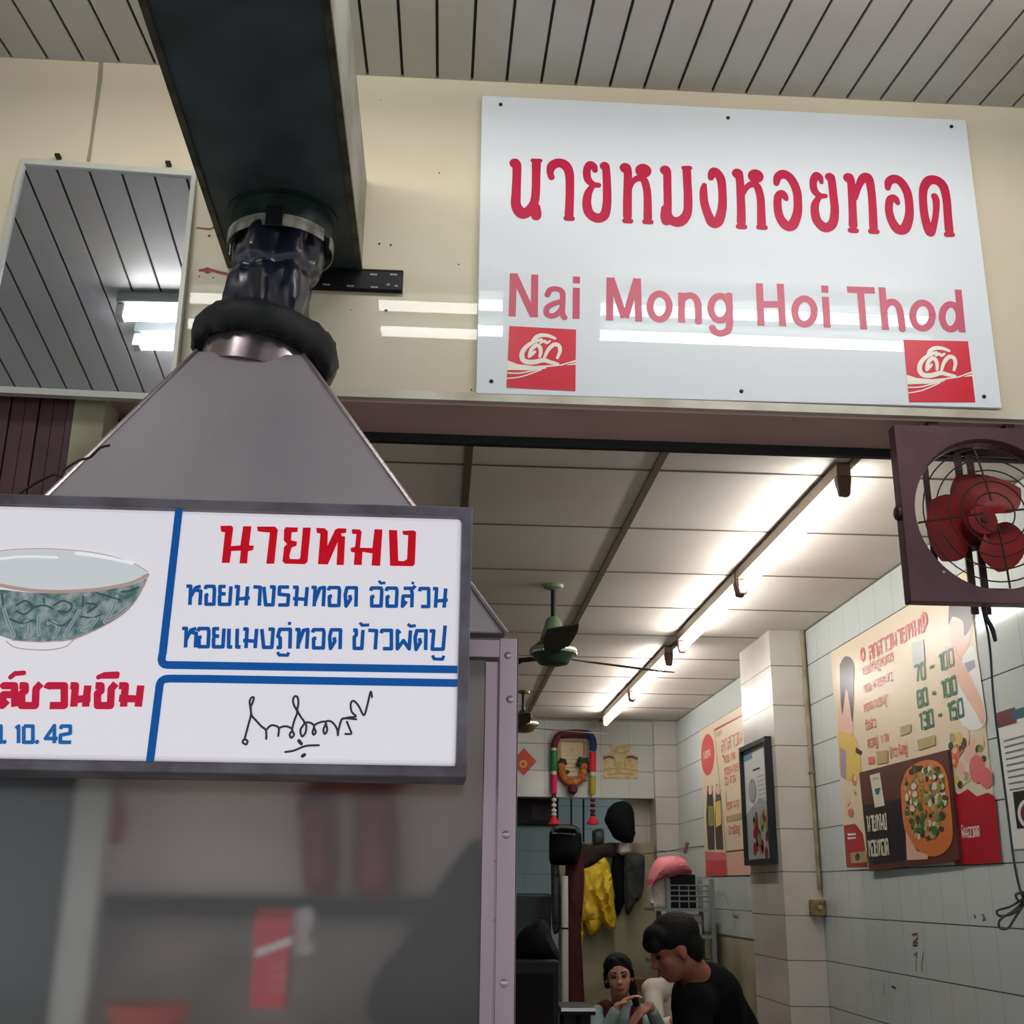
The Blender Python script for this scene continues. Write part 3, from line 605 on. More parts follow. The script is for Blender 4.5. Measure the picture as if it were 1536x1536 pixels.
for poly in (
 [(85,118),(150,116),(162,130),(148,240),(205,236),(222,120),(272,120),(258,236),(287,238),(282,264),(252,272),(246,345),(200,345),(208,268),(150,270),(140,342),(92,342),(112,158),(88,152)],
 [(305,122),(415,122),(432,140),(410,347),(362,347),(384,158),(340,155),(310,150)],
 [(480,126),(555,128),(550,155),(516,157),(512,205),(548,213),(545,238),(515,250),(502,300),(505,318),(560,320),(568,310),(584,128),(632,128),(612,335),(595,350),(475,347),(460,332),(470,245),(488,228),(468,205),(470,140)],
 [(665,130),(715,132),(735,150),(733,238),(780,140),(800,132),(848,134),(845,160),(815,165),(820,180),(840,182),(832,355),(788,355),(795,215),(735,352),(675,350),(690,165),(668,160)],
 [(880,138),(930,140),(940,155),(930,250),(1005,252),(1018,138),(1066,140),(1052,360),(1000,358),(1005,285),(945,275),(940,355),(892,354),(898,280),(875,275),(873,252),(900,245),(908,168),(882,165)],
 [(1105,142),(1155,144),(1162,330),(1195,332),(1215,320),(1222,175),(1190,170),(1187,148),(1255,145),(1270,155),(1262,350),(1250,362),(1112,360)]):
    A.poly([A.p.a(310+x/4.042, 760+y/4.042) for x, y in poly], 'box_red')
plabel(A.mb.build('red_lettering', None, T, fix=False), 'bold red shop name')
A = Art(P, off=.0012)
def yl(x, a, b): return a+(b-a)*(x+120)/1580
l1 = [('ห',-122,-35),('อ',-8,48),('ย',74,148),('น',170,262),('า',284,326),('ง',345,410),('ร',432,500),('ม',524,610),('ท',636,714),('อ',738,806),('ด',832,908),('อ',994,1062),('อ',1088,1154),('ส',1182,1266),('ว',1288,1346),('น',1372,1462)]
for ch, a, b in l1:
    s_ = .011*(a-500); g_at(A, ch, a, b, 482+s_*.9, 604+s_, 21, 'box_blue', 310, 760, 4.042)
for st in ([(1044,450),(1056,466),(1084,462)], [(1252,456),(1248,472)]): A.stroke([A.p.a(310+x/4.042, 760+y/4.042) for x, y in st], 16/4.042*K, 'box_blue')
plabel(A.mb.build('blue_lettering', None, T, fix=False), 'upper line of small blue dish names'); A = Art(P, off=.0012)
l2 = [('ห',-148,-62),('อ',-52,14),('ย',38,106),('แ',128,206),('ม',222,304),('ง',332,404),('ภ',424,508),('ท',538,614),('อ',642,712),('ด',738,812),('ข',888,948),('า',980,1030),('ว',1056,1120),('ผ',1148,1236),('ด',1256,1330),('ป',1352,1446)]
for ch, a, b in l2:
    s_ = .011*(a-500); g_at(A, ch, a, b, 738+s_*.9, 862+s_, 21, 'box_blue', 310, 760, 4.042)
for st in ([(506,700),(500,718)], [(430,882),(440,900),(490,902),(498,884)], [(930,704),(942,720),(986,718)], [(1220,712),(1234,726),(1268,722)], [(1370,902),(1378,924),(1430,926),(1438,904)]): A.stroke([A.p.a(310+x/4.042, 760+y/4.042) for x, y in st], 18/4.042*K, 'box_blue')
plabel(A.mb.build('blue_lettering', None, T, fix=False), 'lower line of small blue dish names')
A = Art(P, off=.0011)
def rule(l): A.stroke([A.p.a(x/1.92, 730+y/1.92) for x, y in l], 21/1.92*K, 'box_blue')
rule([(516,66),(469,480)]+s2([(469,480),(466,500),(474,512),(492,514)])+[(560,515),(1318,527)]); rule([(432,796),(458,590)]+s2([(458,590),(462,566),(474,555),(494,553)])+[(600,554),(1318,566)])
A.mb.build('blue_rule', None, T, fix=False)
A = Art(P, off=.0012)
for ch, a, b in (('ล',10,100),('ช',130,272),('ว',305,425),('น',465,598),('ช',630,765),('ม',785,928)): g_at(A, ch, a, b, 205, 352, 44, 'box_crimson', 0, 980, 4.389)
for st in ([(72,158),(100,134),(158,130)], [(650,158),(690,140),(774,136)], [(664,152),(772,152)]): A.stroke([A.p.a(x/4.389, 980+y/4.389) for x, y in st], 30/4.389*K, 'box_crimson', ends=True)
plabel(A.mb.build('crimson_lettering', None, T, fix=False), 'crimson words under the bowl')
A = Art(P, off=.0012)
for ch, a, b in (('8',-60,8),('.',26,36),('1',92,124),('0',150,218),('.',240,250),('4',298,382),('2',392,470)): g_at(A, ch, a, b, 474, 592, 22, 'box_blue_pale', 0, 980, 4.389)
plabel(A.mb.build('blue_date', None, T, fix=False), 'blue date digits')
A = Art(P, off=.0012)
for l in ([(165,630),(142,610),(158,585),(185,600),(178,628),(165,630)], [(158,590),(190,470),(216,370),(212,310),(205,250),(222,215),(242,218),(230,262),(215,300),(222,370),(262,420),(310,472),(348,505),(352,582)],
 [(350,505),(385,468),(420,462),(462,485),(458,555)], [(462,488),(500,472),(545,474),(582,500),(560,540),(572,572),(598,545),(582,500),(600,420),(626,345),(600,290),(588,240),(605,205),(630,215),(636,270),(628,330),(660,390),(690,440),(655,500),(668,560),(700,525),(706,460),(690,440),(740,438),(775,468),(762,520),(772,545),(790,520),(775,468),(820,438),(880,432),(858,500),(870,538),(892,500),(880,432),(920,425),(955,455),(980,500),(986,550)],
 [(986,548),(995,490),(1020,410),(1060,400),(1148,408)], [(1030,405),(1080,392),(1145,382),(1108,340),(1100,270),(1125,245),(1170,290),(1216,372),(1245,290),(1276,165),(1288,212)], [(1066,430),(1090,490),(1104,535),(1052,538)], [(640,598),(662,625)], [(520,698),(600,684),(700,645),(818,638)], [(672,735),(690,722)]):
    s = smooth2(l, 5); A.stroke([A.p.a(340+p.x/5.908, 1010+p.y/5.908) for p in s], (28 if len(l) < 3 else 17)/5.908*K, 'ink', ends=True, n=8)
plabel(A.mb.build('signature', None, T, fix=False), 'black handwritten signature')
A = Art(P, off=.0012); B8 = lambda l: [A.p.a(x/5.908, 800+y/5.908) for x, y in l]
outer = [(1315,345),(1312,385),(1270,480),(1200,600),(1100,710),(960,800),(800,880),(640,945)]
rim_f = s2([(-330,460),(-100,440),(0,446),(150,475),(350,498),(600,502),(850,488),(1050,455),(1200,415),(1315,355)])
rim_b = s2([(1315,345),(1200,275),(1000,205),(800,165),(600,148),(400,138),(200,142),(0,160),(-330,240)])
A.poly(B8(rim_f+rim_b), 'bowl_inside')
A.poly(B8(s2([(-330,490),(0,500),(200,520),(400,532),(620,530),(850,514),(1050,484),(1200,448),(1300,398)])+s2([(1300,398),(1270,480),(1200,600),(1100,710),(960,800),(800,880),(640,945)])+[(560,958),(380,962),(120,948),(-330,800)]), 'bowl_pattern')
A.poly(B8([(-330,800),(120,948),(380,962),(620,948),(660,940)]+s2([(650,950),(590,1005),(480,1030),(350,1036),(200,1020),(100,975),(60,930),(-60,890)])+[(-330,830)]), 'bowl_foot')
def bs(l, wd, m, off=.0017): A.stroke(B8(s2(l)), wd/5.908*K, m, off, ends=True, n=8)
bs([(-330,470),(-100,455),(0,462),(150,490),(350,514),(600,518),(850,502),(1050,470),(1200,430),(1312,370)], 30, 'bowl_rim'); bs([(1312,360),(1312,390),(1270,485),(1200,605),(1100,712),(960,802),(800,882),(640,948)], 9, 'bowl_rim')
bs([(-330,240),(0,160),(200,142),(400,138),(600,148),(800,168),(1000,208),(1200,275),(1315,345)], 7, 'bowl_rim'); bs([(60,960),(120,1005),(200,1024),(350,1036),(480,1030),(590,1003),(650,950)], 8, 'bowl_rim'); bs([(110,950),(380,964),(650,940)], 7, 'bowl_rim'); bs([(680,178),(830,196),(1000,226),(1180,268)], 22, 'paint_white'); bs([(0,228),(150,212),(300,208),(510,216)], 12, 'paint_white')
for l in ([(40,680),(80,800),(130,910)], [(350,740),(345,830),(350,900)], [(705,690),(640,800),(575,905)], [(200,820),(250,785),(270,860),(230,920)], [(430,800),(470,790),(520,840),(480,920)], [(740,770),(860,750),(800,830),(730,860)], [(1040,560),(1000,680),(930,790)], [(1130,660),(1050,720),(960,770)]): bs(l, 30, 'petal_white', .0016); bs(l, 9, 'petal_grey', .0022)
for l in ([(150,640),(230,600),(290,660),(220,720),(150,690)], [(300,660),(390,640),(470,670)], [(390,580),(395,620)], [(480,640),(560,600),(640,640),(600,700),(520,690)], [(740,560),(735,650)], [(760,620),(860,640),(780,700)], [(20,540),(30,640)], [(90,760),(200,800),(300,770)], [(430,770),(540,820),(640,760)], [(720,740),(820,750),(900,720)], [(860,530),(960,560),(1060,590)], [(1080,520),(1160,510),(1230,480)]): bs(l, 13, 'bowl_green', .0018)
plabel(A.mb.build('bowl_picture', None, T, fix=False), 'printed rice bowl with green leaf pattern')
# ------------------------------------------------------------------ stall display case below the sign
CY = 1.75; x1 = .115; xl = -.98; zt = 1.817
T = thing('stall_case', (-.43, 2.15, 1.0), 'stainless steel and glass stall case with riveted corner under the signboard', 'display case')
mb = MB()
mb.box((x1-.029, CY, .9), (x1, CY+.004, zt)).box((x1-.003, CY, .9), (x1, CY+.045, zt)).box((xl, CY+.001, zt-.03), (x1-.0005, CY+.0045, zt-.0005)).box((xl, CY+.001, zt-.004), (x1-.0005, CY+.05, zt-.0008)).box((x1-.05, CY+.006, .9), (x1-.03, CY+.012, zt-.035)).box((x1-.031, CY+.001, .9), (x1-.029, CY+.02, zt-.03))
plabel(mb.build('corner_frame', 'steel_case', T, bevel=.001), 'bright riveted corner angle')
for x, y in ((762, 983), (765, 1049), (759, 1252), (756, 1475)):
    q = onY(x, y, CY); MB().lathe((q.x, CY-.0005, q.z), (0, -1, 0), [(0, .0058), (.002, .005), (.0035, .002)], 12).build('rivet', 'rivet', T, smooth=True)
for x, y in ((743, 1380), (742, 1484), (744, 1292)):
    q = onY(x, y, CY+.006); MB().lathe((q.x, CY+.0055, q.z), (0, -1, 0), [(0, .003), (.002, .0015)], 10).build('rivet', 'rivet', T, smooth=True)
MB().box((xl, CY+.014, .9), (x1-.0495, CY+.018, zt-.032)).build('glass_pane', 'hazy_glass', T)
plabel(MB().box((xl, 2.12, .882), (x1-.004, 2.14, zt-.001)).build('back_panel', 'case_back', T), 'pale warm back panel toned to brighten the pane')  # added panel, its pale tone stands in for brightness in the pane
MB().box((xl+.004, 2.11, .885), (x1-.010, 2.119, 1.40)).build('lower_panel', 'case_low', T)  # darker sheet added so the lower pane reads darker
MB().box((x1-.008, CY+.046, .882), (x1-.004, 2.119, zt-.002)).build('side_panel', 'case_back', T)
mb = MB().box((xl, CY, .0), (x1, 2.6, .88)); mb.build('base_cabinet', 'steel_case', T, bevel=.003)
mb = MB()
for y in (2.05,): mb.box((xl+.01, y, 1.405), (x1-.02, y+.05, 1.414)).box((xl+.01, y, 1.414), (x1-.02, y+.004, 1.44))
mb.build('shelf', 'case_dark', T)  # dark ledge added for the dark line across the pane
# solids behind the hazy pane; the blurred ones stand in for street reflections
def case_item(name, outline, Y, th, m, label, cat, **k): return tag(pillow(outline, Y, th, **k).build(name, m, None, smooth=True), label, cat)
case_item('red_standin', [(448,1190),(500,1185),(508,1335),(455,1330)], 2.03, .04, 'case_darkred', 'dark red shape standing in for a reflection, left of a second one', 'bag', fold=.02)
case_item('red_standin', [(535,1180),(590,1175),(598,1338),(530,1332)], 2.03, .04, 'case_darkred', 'dark red shape standing in for a reflection, nearest the corner frame', 'bag', fold=.02)
case_item('reddish_standin', [(134,1200),(185,1196),(186,1262),(138,1258)], 2.0, .03, 'case_red', 'red shape standing in for a reflection high at the left of the pane', 'cloth', fold=.02)
case_item('reddish_standin', [(446,1186),(506,1150),(600,1160),(596,1190),(520,1196)], 2.08, .025, 'case_red', 'reddish shape standing in for a reflection above the two dark red ones', 'cloth', fold=.02)
q = [onY(383, 1378, 1.9), onY(436, 1362, 1.9), onY(438, 1508, 1.9), onY(384, 1512, 1.9)]
c0 = thing('drink_carton', (q[0].x+.03, 1.92, q[2].z), 'red printed carton with a pale band standing inside the stall case', 'carton')
MB().box((q[0].x, 1.9, q[3].z), (q[1].x, 1.96, q[0].z)).hexa([(q[0].x, 1.9, q[0].z), (q[1].x, 1.9, q[0].z), (q[1].x, 1.96, q[0].z), (q[0].x, 1.96, q[0].z)], [(q[0].x, 1.928, q[1].z), (q[1].x, 1.928, q[1].z), (q[1].x, 1.932, q[1].z), (q[0].x, 1.932, q[1].z)]).build('carton_body', 'logo_red', c0)
A = Art(Plane('Y', 1.9), off=.001); A.poly(A.px([(383,1425),(437,1405),(437,1416),(383,1436)]), 'p_white')
for i, y in enumerate((1445, 1462, 1480)): A.stroke(A.px([(405,y),(415,y+6),(422,y-2),(430,y+8)]), .0035, 'p_pink')
A.mb.build('carton_print', None, c0, fix=False)
case_item('plastic_bag', [(438,1368),(466,1362),(470,1385),(462,1405),(472,1425),(458,1432),(440,1428)], 1.95, .03, 'plastic_clear', 'crinkled clear plastic bag beside the red carton', 'bag', fold=.03, fs=60)
b0 = onY(222, 1512, 1.92)
tag(MB().lathe((b0.x, 1.93, b0.z-.05), (0, 0, 1), [(0, .04), (.05, .062), (.055, .066), (.05, .052), (.015, .03)], 32).build('pan_rim', 'pan_orange', smooth=True), 'orange-red round pan low behind the pane', 'pan')
case_item('dark_mass', [(600,1420),(650,1340),(726,1260),(726,1536),(560,1536),(560,1470)], 1.99, .05, 'case_dark', 'dark mass added to darken the lower right of the stall case', 'bundle', fold=.03)  # added dark shape that darkens this corner of the pane
tag(MB().box((-.575, 1.94, .885), (-.522, 1.98, 1.66)).build('pale_band_standin', 'pale_band', bevel=.004), 'tall pale upright panel standing in for a reflected band behind the pane', 'panel')  # added upright in place of a pale reflected band
tag(MB().box((-.97, 2.03, .885), (-.60, 2.07, 1.70)).build('dark_standin', 'galv_dark', bevel=.004), 'dark grey board standing in for a dark reflection at the left end of the case', 'board')  # added board in place of a dark reflected shape
# ------------------------------------------------------------------ exhaust box fan under the lintel
FX, FZ, FYF = 1.324, 2.335, 2.62; HS = .225
T = thing('box_fan', (FX, FYF+.08, FZ-HS), 'square brown metal box fan with red blades hung under the lintel', 'fan')
mb = MB(); N = 48; R0 = .188; th = .006
cyc = []
for i in range(N):
    a = 2*math.pi*i/N; cx_, sz_ = math.cos(a), math.sin(a); k_ = HS/max(abs(cx_), abs(sz_))
    cyc.append((a, cx_, sz_, k_))
rs = []
for a, cx_, sz_, k_ in cyc:
    rs.append([Vector((FX+cx_*k_, FYF, FZ+sz_*k_)), Vector((FX+cx_*R0*1.03, FYF, FZ+sz_*R0*1.03)), Vector((FX+cx_*R0, FYF+.014, FZ+sz_*R0)), Vector((FX+cx_*R0*.99, FYF+.04, FZ+sz_*R0*.99)), Vector((FX+cx_*(R0+.004), FYF+.04, FZ+sz_*(R0+.004))), Vector((FX+cx_*(R0+.006), FYF+th, FZ+sz_*(R0+.006))), Vector((FX+cx_*k_, FYF+th, FZ+sz_*k_))])
mb.rings(rs, closed=True)
D = .04
for lo, hi in (((-HS, -HS), (-HS+.005, HS)), ((HS-.005, -HS), (HS, HS)), ((-HS, -HS), (HS, -HS+.005)), ((-HS, HS-.005), (HS, HS))):
    mb.box((FX+lo[0], FYF+.0005, FZ+lo[1]), (FX+hi[0], FYF+D, FZ+hi[1]))
mb.build('housing', 'brown_metal', T, bevel=.002)
MB().lathe((FX-HS-.001, FYF+.02, FZ+.0), (-1, 0, 0), [(0, .019), (.006, .018), (.010, .012)], 16).build('side_knob', 'motor_dark', T, smooth=True)
mb = MB(); D = .15
for lo, hi in (((-.14, HS-.022), (HS, HS)), ((-.10, -HS+.06), (HS, -HS+.075)), ((-.10, -HS+.06), (-.085, HS)), ((HS-.03, -HS+.06), (HS, HS))): mb.box((FX+lo[0], FYF+D-.006, FZ+lo[1]), (FX+hi[0], FYF+D, FZ+hi[1]))
for x in (-.10, HS-.012):
    for z in (-HS+.06, HS-.012): mb.box((FX+x, FYF+.041, FZ+z), (FX+x+.012, FYF+D-.006, FZ+z+.012))
mb.build('rear_frame', 'brown_metal', T)
mb = MB()
for r in (.05, .08, .11, .14, .17): mb.tube([(FX+r*math.cos(a), FYF+.012-.022*(1-(r/.19)**2), FZ+r*math.sin(a)) for a in (2*math.pi*i/48 for i in range(48))], .0019, 6, closed=True)
for a in (math.radians(8), math.radians(98), math.radians(188), math.radians(278)):
    mb.tube([(FX+r*math.cos(a), FYF+.014-.022*(1-(r/.19)**2), FZ+r*math.sin(a)) for r in (.03, .08, .13, .186)], .0026, 6)
mb.build('guard', 'guard_wire', T)
for kk in range(3):
    mb = MB(); a0 = math.radians(-48+120*kk); rs = []
    for i in range(9):
        t = i/8; r = .035+.10*t; half = math.radians(44+8*math.sin(math.pi*t)); row_f = []
        for j in range(9):
            s = j/8*2-1; a = a0+half*s*(.75+.35*math.sin(math.pi*min(1, .25+t*.75))); row_f.append(Vector((FX+r*math.cos(a), FYF+.075+.024*s+.008*(1-s*s), FZ+r*math.sin(a))))
        rs.append(row_f+[v+Vector((0, .002, 0)) for v in reversed(row_f)])
    mb.rings(rs).build('blade', 'fan_red', T, smooth=True)
MB().lathe((FX, FYF+.1, FZ), (0, -1, 0), [(0, .045), (.03, .045), (.045, .036), (.05, .012)], 28).build('hub', 'fan_red', T, smooth=True)
MB().lathe((FX, FYF+.0495, FZ), (0, -1, 0), [(0, .008), (.004, .007)], 12).build('axle_cap', 'motor_dark', T)
mb = MB().lathe((FX, FYF+.1005, FZ), (0, 1, 0), [(0, .055), (.05, .055), (.056, .04)], 24)
mb.box((FX-.02, FYF+.128, FZ-HS+.004), (FX-.002, FYF+.134, FZ+HS-.004)).box((FX+.012, FYF+.128, FZ-HS+.004), (FX+.03, FYF+.134, FZ+HS-.004))
mb.build('motor', 'motor_dark', T, smooth=True)
q = onY(1416, 858, FYF); MB().lathe((q.x, FYF-.0003, q.z), (0, -1, 0), [(0, .004), (.002, .002)], 10).build('screw', 'rivet', T)
for sx in (-.1, .1): MB().box((FX+sx-.012, FYF+.055, FZ+HS-.03), (FX+sx+.012, FYF+.085, LZ-.006)).build('hanging_bracket', 'motor_dark', T)
# cable from the fan with its tied coil
cz = [(1473, 906), (1476, 925), (1482, 950), (1486, 985), (1489, 1030), (1494, 1080), (1503, 1150), (1512, 1220), (1521, 1290), (1532, 1340), (1545, 1362)]
C1 = [onY(x, y, 2.72) for x, y in cz]
T = thing('hanging_cable', C1[-1], 'black power cable dangling from the brown fan with a tied coil', 'cable')
MB().tube([Vector(p) for p in smooth2(C1, 5)], .0028, 6).build('cord', 'cable_navy', T, smooth=True)
lp = [[(1535,1348),(1515,1360),(1496,1366),(1500,1374),(1520,1370),(1535,1358)], [(1536,1352),(1520,1366),(1500,1380),(1500,1392),(1512,1392),(1522,1378),(1536,1356)], [(1545,1345),(1530,1352),(1524,1342),(1538,1338)], [(1536,1340),(1552,1400),(1570,1440)]]
mb = MB()
for i, l in enumerate(lp): mb.tube([Vector(p) for p in smooth2([onY(x, y, 2.72-.004*i) for x, y in l], 6)], .0028, 6)
mb.build('coil', 'cable_black', T, smooth=True)
mb = MB().tube([Vector(p) for p in smooth2([onY(x, y, 2.716) for x, y in ((1477, 908), (1480, 925), (1490, 945), (1493, 962), (1486, 940), (1478, 928), (1474, 910))], 5)], .0042, 6)
mb.build('cable_tail', 'cable_black', T, smooth=True)
# ------------------------------------------------------------------ fluorescent battens
def batten(y0, y1, x, zc_, glow, label, group, slope=0, alongx=False, ztop=None):
    T = thing('fluorescent_light', (x, y0, zc_-.1), label, 'light', group)
    def box(n, lo, hi, m, bev=.003): return MB().box(lo, hi).build(n, m, T, bevel=bev)
    box('batten_body', (x-.022, y0, zc_-.046), (x+.022, y1, zc_-.0005-.006), 'batten')
    for y in (y0, y1-.03): 
        MB().hexa([(x-.016, y, zc_-.108), (x+.016, y, zc_-.108), (x+.016, y+.026, zc_-.108), (x-.016, y+.026, zc_-.108)], [(x-.024, y-.004, zc_-.046), (x+.024, y-.004, zc_-.046), (x+.024, y+.034, zc_-.046), (x-.024, y+.034, zc_-.046)]).build('lamp_holder', 'socket_brown', T, bevel=.006)
    MB().lathe((x, y0+.03, zc_-.082), (0, 1, 0), [(0, .017), (y1-y0-.064, .017)], 16).build('glass_tube', glow, T, smooth=True)
    return T
for i, (y0, y1) in enumerate(((3.24, 4.49), (4.51, 5.70), (6.02, 7.24), (7.26, 8.46))):
    batten(y0, y1, 1.19, CZ, 'tube_glow', 'lit fluorescent tube on the shop ceiling, %s' % ('nearest the doorway', 'second from the doorway', 'third from the doorway', 'farthest back above the frame with ribbons')[i], 'ceiling tubes in the shop')
def out_batten(xa, xb, py, label):
    d = ray(900, py); k_ = d.z/d.y; s = (3.48-1.45-FY*k_)/(k_+AW); y = FY-s; z = awz(y)
    T = thing('fluorescent_light', ((xa+xb)/2, y, z-.09), label, 'light', 'tubes under the slatted ceiling')
    M = Matrix.Translation((0, y, z)) @ Matrix.Rotation(math.atan(AW), 4, 'X')
    MB().box((xa, -.03, -.045), (xb, .03, -.001), None, M).build('batten_body', 'shelf_grey', T, bevel=.003)
    for x in (xa, xb-.03): MB().box((x, -.02, -.1), (x+.03, .02, -.046), None, M).build('lamp_holder', 'white_pole', T, bevel=.005)
    MB().lathe(M @ Vector((xa+.03, 0, -.082)), (1, 0, 0), [(0, .018), (xb-xa-.06, .018)], 16).build('glass_tube', 'tube_glow_out', T, smooth=True)
    return y
def xat(px, py, y): return onY(px, py, 2*FY-y).x
for py, nm in ((470, 'nearer the fascia'), (508, 'farther from the fascia')):
    d = ray(900, py); k_ = d.z/d.y; y = FY-(3.48-1.45-FY*k_)/(k_+AW)
    out_batten(xat(165 if py < 490 else 190, py-15, y), xat(765, py, y), py, 'lit tube under the slatted ceiling seen in the mirror, %s' % nm)
    out_batten(xat(885, py, y), xat(1400, py+10, y), py, 'lit tube under the slatted ceiling seen in the white sign, %s' % nm)
# ------------------------------------------------------------------ ceiling fans
def ceiling_fan(cx_, cy_, zs, label, col, a0, bl=.58):
    T = thing('ceiling_fan', (cx_, cy_, zs[3]), label, 'ceiling fan')
    c_ = Vector((cx_, cy_, 0))
    MB().lathe(c_+Vector((0, 0, CZ-.0008)), (0, 0, -1), [(0, .045), (.012, .04), (.022, .014)], 20).build('ceiling_cup', col[0], T, smooth=True)
    MB().lathe(c_+Vector((0, 0, zs[0])), (0, 0, 1), [(0, .011), (CZ-.02-zs[0], .011)], 12).build('rod', 'rod_dark', T, smooth=True)
    MB().lathe(c_+Vector((0, 0, zs[1])), (0, 0, 1), [(0, .056), (.01, .054), (zs[0]-zs[1]-.01, .03), (zs[0]-zs[1], .02)], 28).build('canopy', col[0], T, smooth=True)
    h = zs[1]-zs[3]
    MB().lathe(c_+Vector((0, 0, zs[3])), (0, 0, 1), [(0, .03), (.008, .062), (h*.35, .085), (h*.45, .096), (h*.55, .098), (h*.7, .09), (h*.9, .062), (h, .05)], 32).build('motor_housing', col[1], T, smooth=True)
    MB().lathe(c_+Vector((0, 0, zs[3]+h*.42)), (0, 0, 1), [(0, .0985), (.008, .1005), (.02, .1005), (.026, .0975)], 32).build('chrome_band', 'chrome', T, smooth=True)
    for k_ in range(3):
        a = math.radians(a0+120*k_); d = Vector((math.cos(a), math.sin(a), 0)); e = Vector((-math.sin(a), math.cos(a), .18)); z = Vector((0, 0, zs[3]+h*.3))
        rs = []
        for t, wd in ((.09, .02), (.16, .022), (.2, .05), (.35, .06), (.5, .064), (.6, .058), (bl+.02, .03)):
            ctr_ = c_+z+d*t; rs.append([ctr_-e*wd, ctr_+e*wd, ctr_+e*wd+Vector((0, 0, .004)), ctr_-e*wd+Vector((0, 0, .004))])
        MB().rings(rs).build('blade', 'blade_dark', T)
ceiling_fan(.463, 4.82, (2.555, 2.46, 2.41, 2.348), 'green ceiling fan with chrome band nearer the doorway', ('fan_green', 'fan_green_dark'), 28)
ceiling_fan(.534, 7.6, (2.57, 2.53, 2.47, 2.425), 'brass-toned ceiling fan farther back, half behind the stall frame', ('brass', 'brass'), 24, .6)
# ------------------------------------------------------------------ right wall: posters, switch, notes
PX = RX-.004
P = Plane('X', PX)
T = thing('menu_poster', (PX, 4.49, 1.55), 'large cream wall menu with red title, green prices and eating woman', 'poster')
ya, yb, za, zb = -5.225, -3.762, 1.553, 2.513
A = Art(P, off=.0008); A.px_ = lambda l: [P.a(x, y) for x, y in l]
C4 = lambda l: [P.a(1130+x/3.657, 880+y/3.657) for x, y in l]
def c4p(l, m, off=.0008, sm=True): A.poly([(p[0], p[1]) for p in smooth2(C4(l)+[C4(l)[0]], 4)[:-1]] if sm and len(l) > 4 else C4(l), m, off)
rnd0 = random.Random(5)
# girl at the left edge, woman on the right, food and the red lower band
c4p([(478,560),(520,600),(548,760),(530,900),(500,960),(470,900),(468,740)], 'p_skin'); c4p([(475,430),(500,385),(535,390),(555,440),(552,540),(545,740),(528,640),(510,560),(490,700),(478,560)], 'p_hair', .0012)
c4p([(470,790),(560,830),(590,960),(585,1060),(480,1030)], 'p_yellow', .0011); c4p([(476,880),(508,900),(512,1060),(482,1040)], 'p_lilac', .0014); c4p([(565,880),(600,905),(590,925),(562,910)], 'p_hair', .0014)
c4p([(1085,190),(1200,190),(1185,300),(1150,390),(1110,370),(1075,260)], 'p_skin'); c4p([(1075,100),(1195,100),(1200,200),(1160,270),(1150,190),(1090,165),(1072,210)], 'p_hair', .0012); c4p([(1150,380),(1215,330),(1262,600),(1270,760),(1150,770),(1120,560)], 'p_white'); c4p([(1095,380),(1140,400),(1262,640),(1262,760),(1215,680),(1120,520)], 'p_skin', .0013); c4p([(1050,330),(1110,330),(1130,450),(1100,500),(1060,440)], 'p_skin', .0015); c4p([(1160,420),(1215,400),(1220,440),(1180,470)], 'p_lilac', .0015)
for cx_, cy_, r, m in ((1080,850,40,'p_oyster'),(1150,830,45,'p_cream'),(1230,860,45,'p_oyster'),(1120,900,34,'p_orange'),(1190,920,40,'p_skin'),(1260,920,34,'p_oyster'),(1145,890,18,'p_dark'),(1250,890,18,'p_olive'),(1110,960,24,'p_orange'),(1160,1000,50,'p_oyster'),(1230,1000,50,'p_pink'),(1130,1060,40,'p_oyster'),(1280,1050,40,'p_pink'),(555,1060,26,'p_orange'),(560,1120,24,'p_oyster'),(520,1180,24,'p_skin'),(535,1240,28,'p_pink')):
    
    cc = C4([(cx_, cy_)])[0]; k_ = rnd0.uniform(.8, 1.2)
    for dx, dy, rr, mm in ((0, 0, 1, m), (.4, .3, .55, rnd0.choice(['p_oyster', 'p_cream', 'p_tan'])), (-.4, .1, .5, rnd0.choice(['p_skin', 'p_oyster', 'p_yellow'])), (.1, -.5, .45, rnd0.choice(['p_tan', 'p_pink', 'p_dark'])), (-.2, .5, .3, 'p_oyster')):
        A.disc(cc+Vector((dx*r*.0013, dy*r*.0008)), r*.0012*rr, mm, .0010+.00012*(rr < 1), 11, r*.0008*rr*k_)
c4p([(1085,1110),(1130,1140),(1180,1110),(1230,1150),(1290,1130),(1330,1150),(1365,1510),(1110,1528)], 'p_deepred', .0013, False); c4p([(498,1310),(560,1300),(600,1350),(630,1536),(514,1536)], 'p_deepred', .0013, False)
c4p([(520,1355),(565,1352),(566,1362),(522,1366)], 'p_white', .0016); c4p([(520,1376),(565,1373),(566,1382),(522,1386)], 'p_white', .0016); c4p([(535,1460),(625,1450),(628,1510),(540,1518)], 'p_tan', .0016); A.disc(C4([(575,1482)])[0], .03, 'p_dark', .0019, 12, .016)
def sline(x, y, s, h, m, wd=.13, wf=.9): 
    q = C4([(x, y)])[0]; text(A, s, q.x, q.y, h, wf, wd, m, off=.0012)
sline(1110,1390,'?',.05,'p_pink',.2); sline(1150,1380,'พันอวดด',.034,'p_white',.14)
for dx in (0, 1):
    q = C4([(602+dx*338, 372-dx*190)])[0]
    for i in range(8): a = i*math.pi/4; A.disc(q+Vector((.022*math.cos(a), .022*math.sin(a))), .009, 'p_red', .0012, 8)
sline(640,405,'ลูกสาวนายหมง',.060,'p_red',.14,1.24)
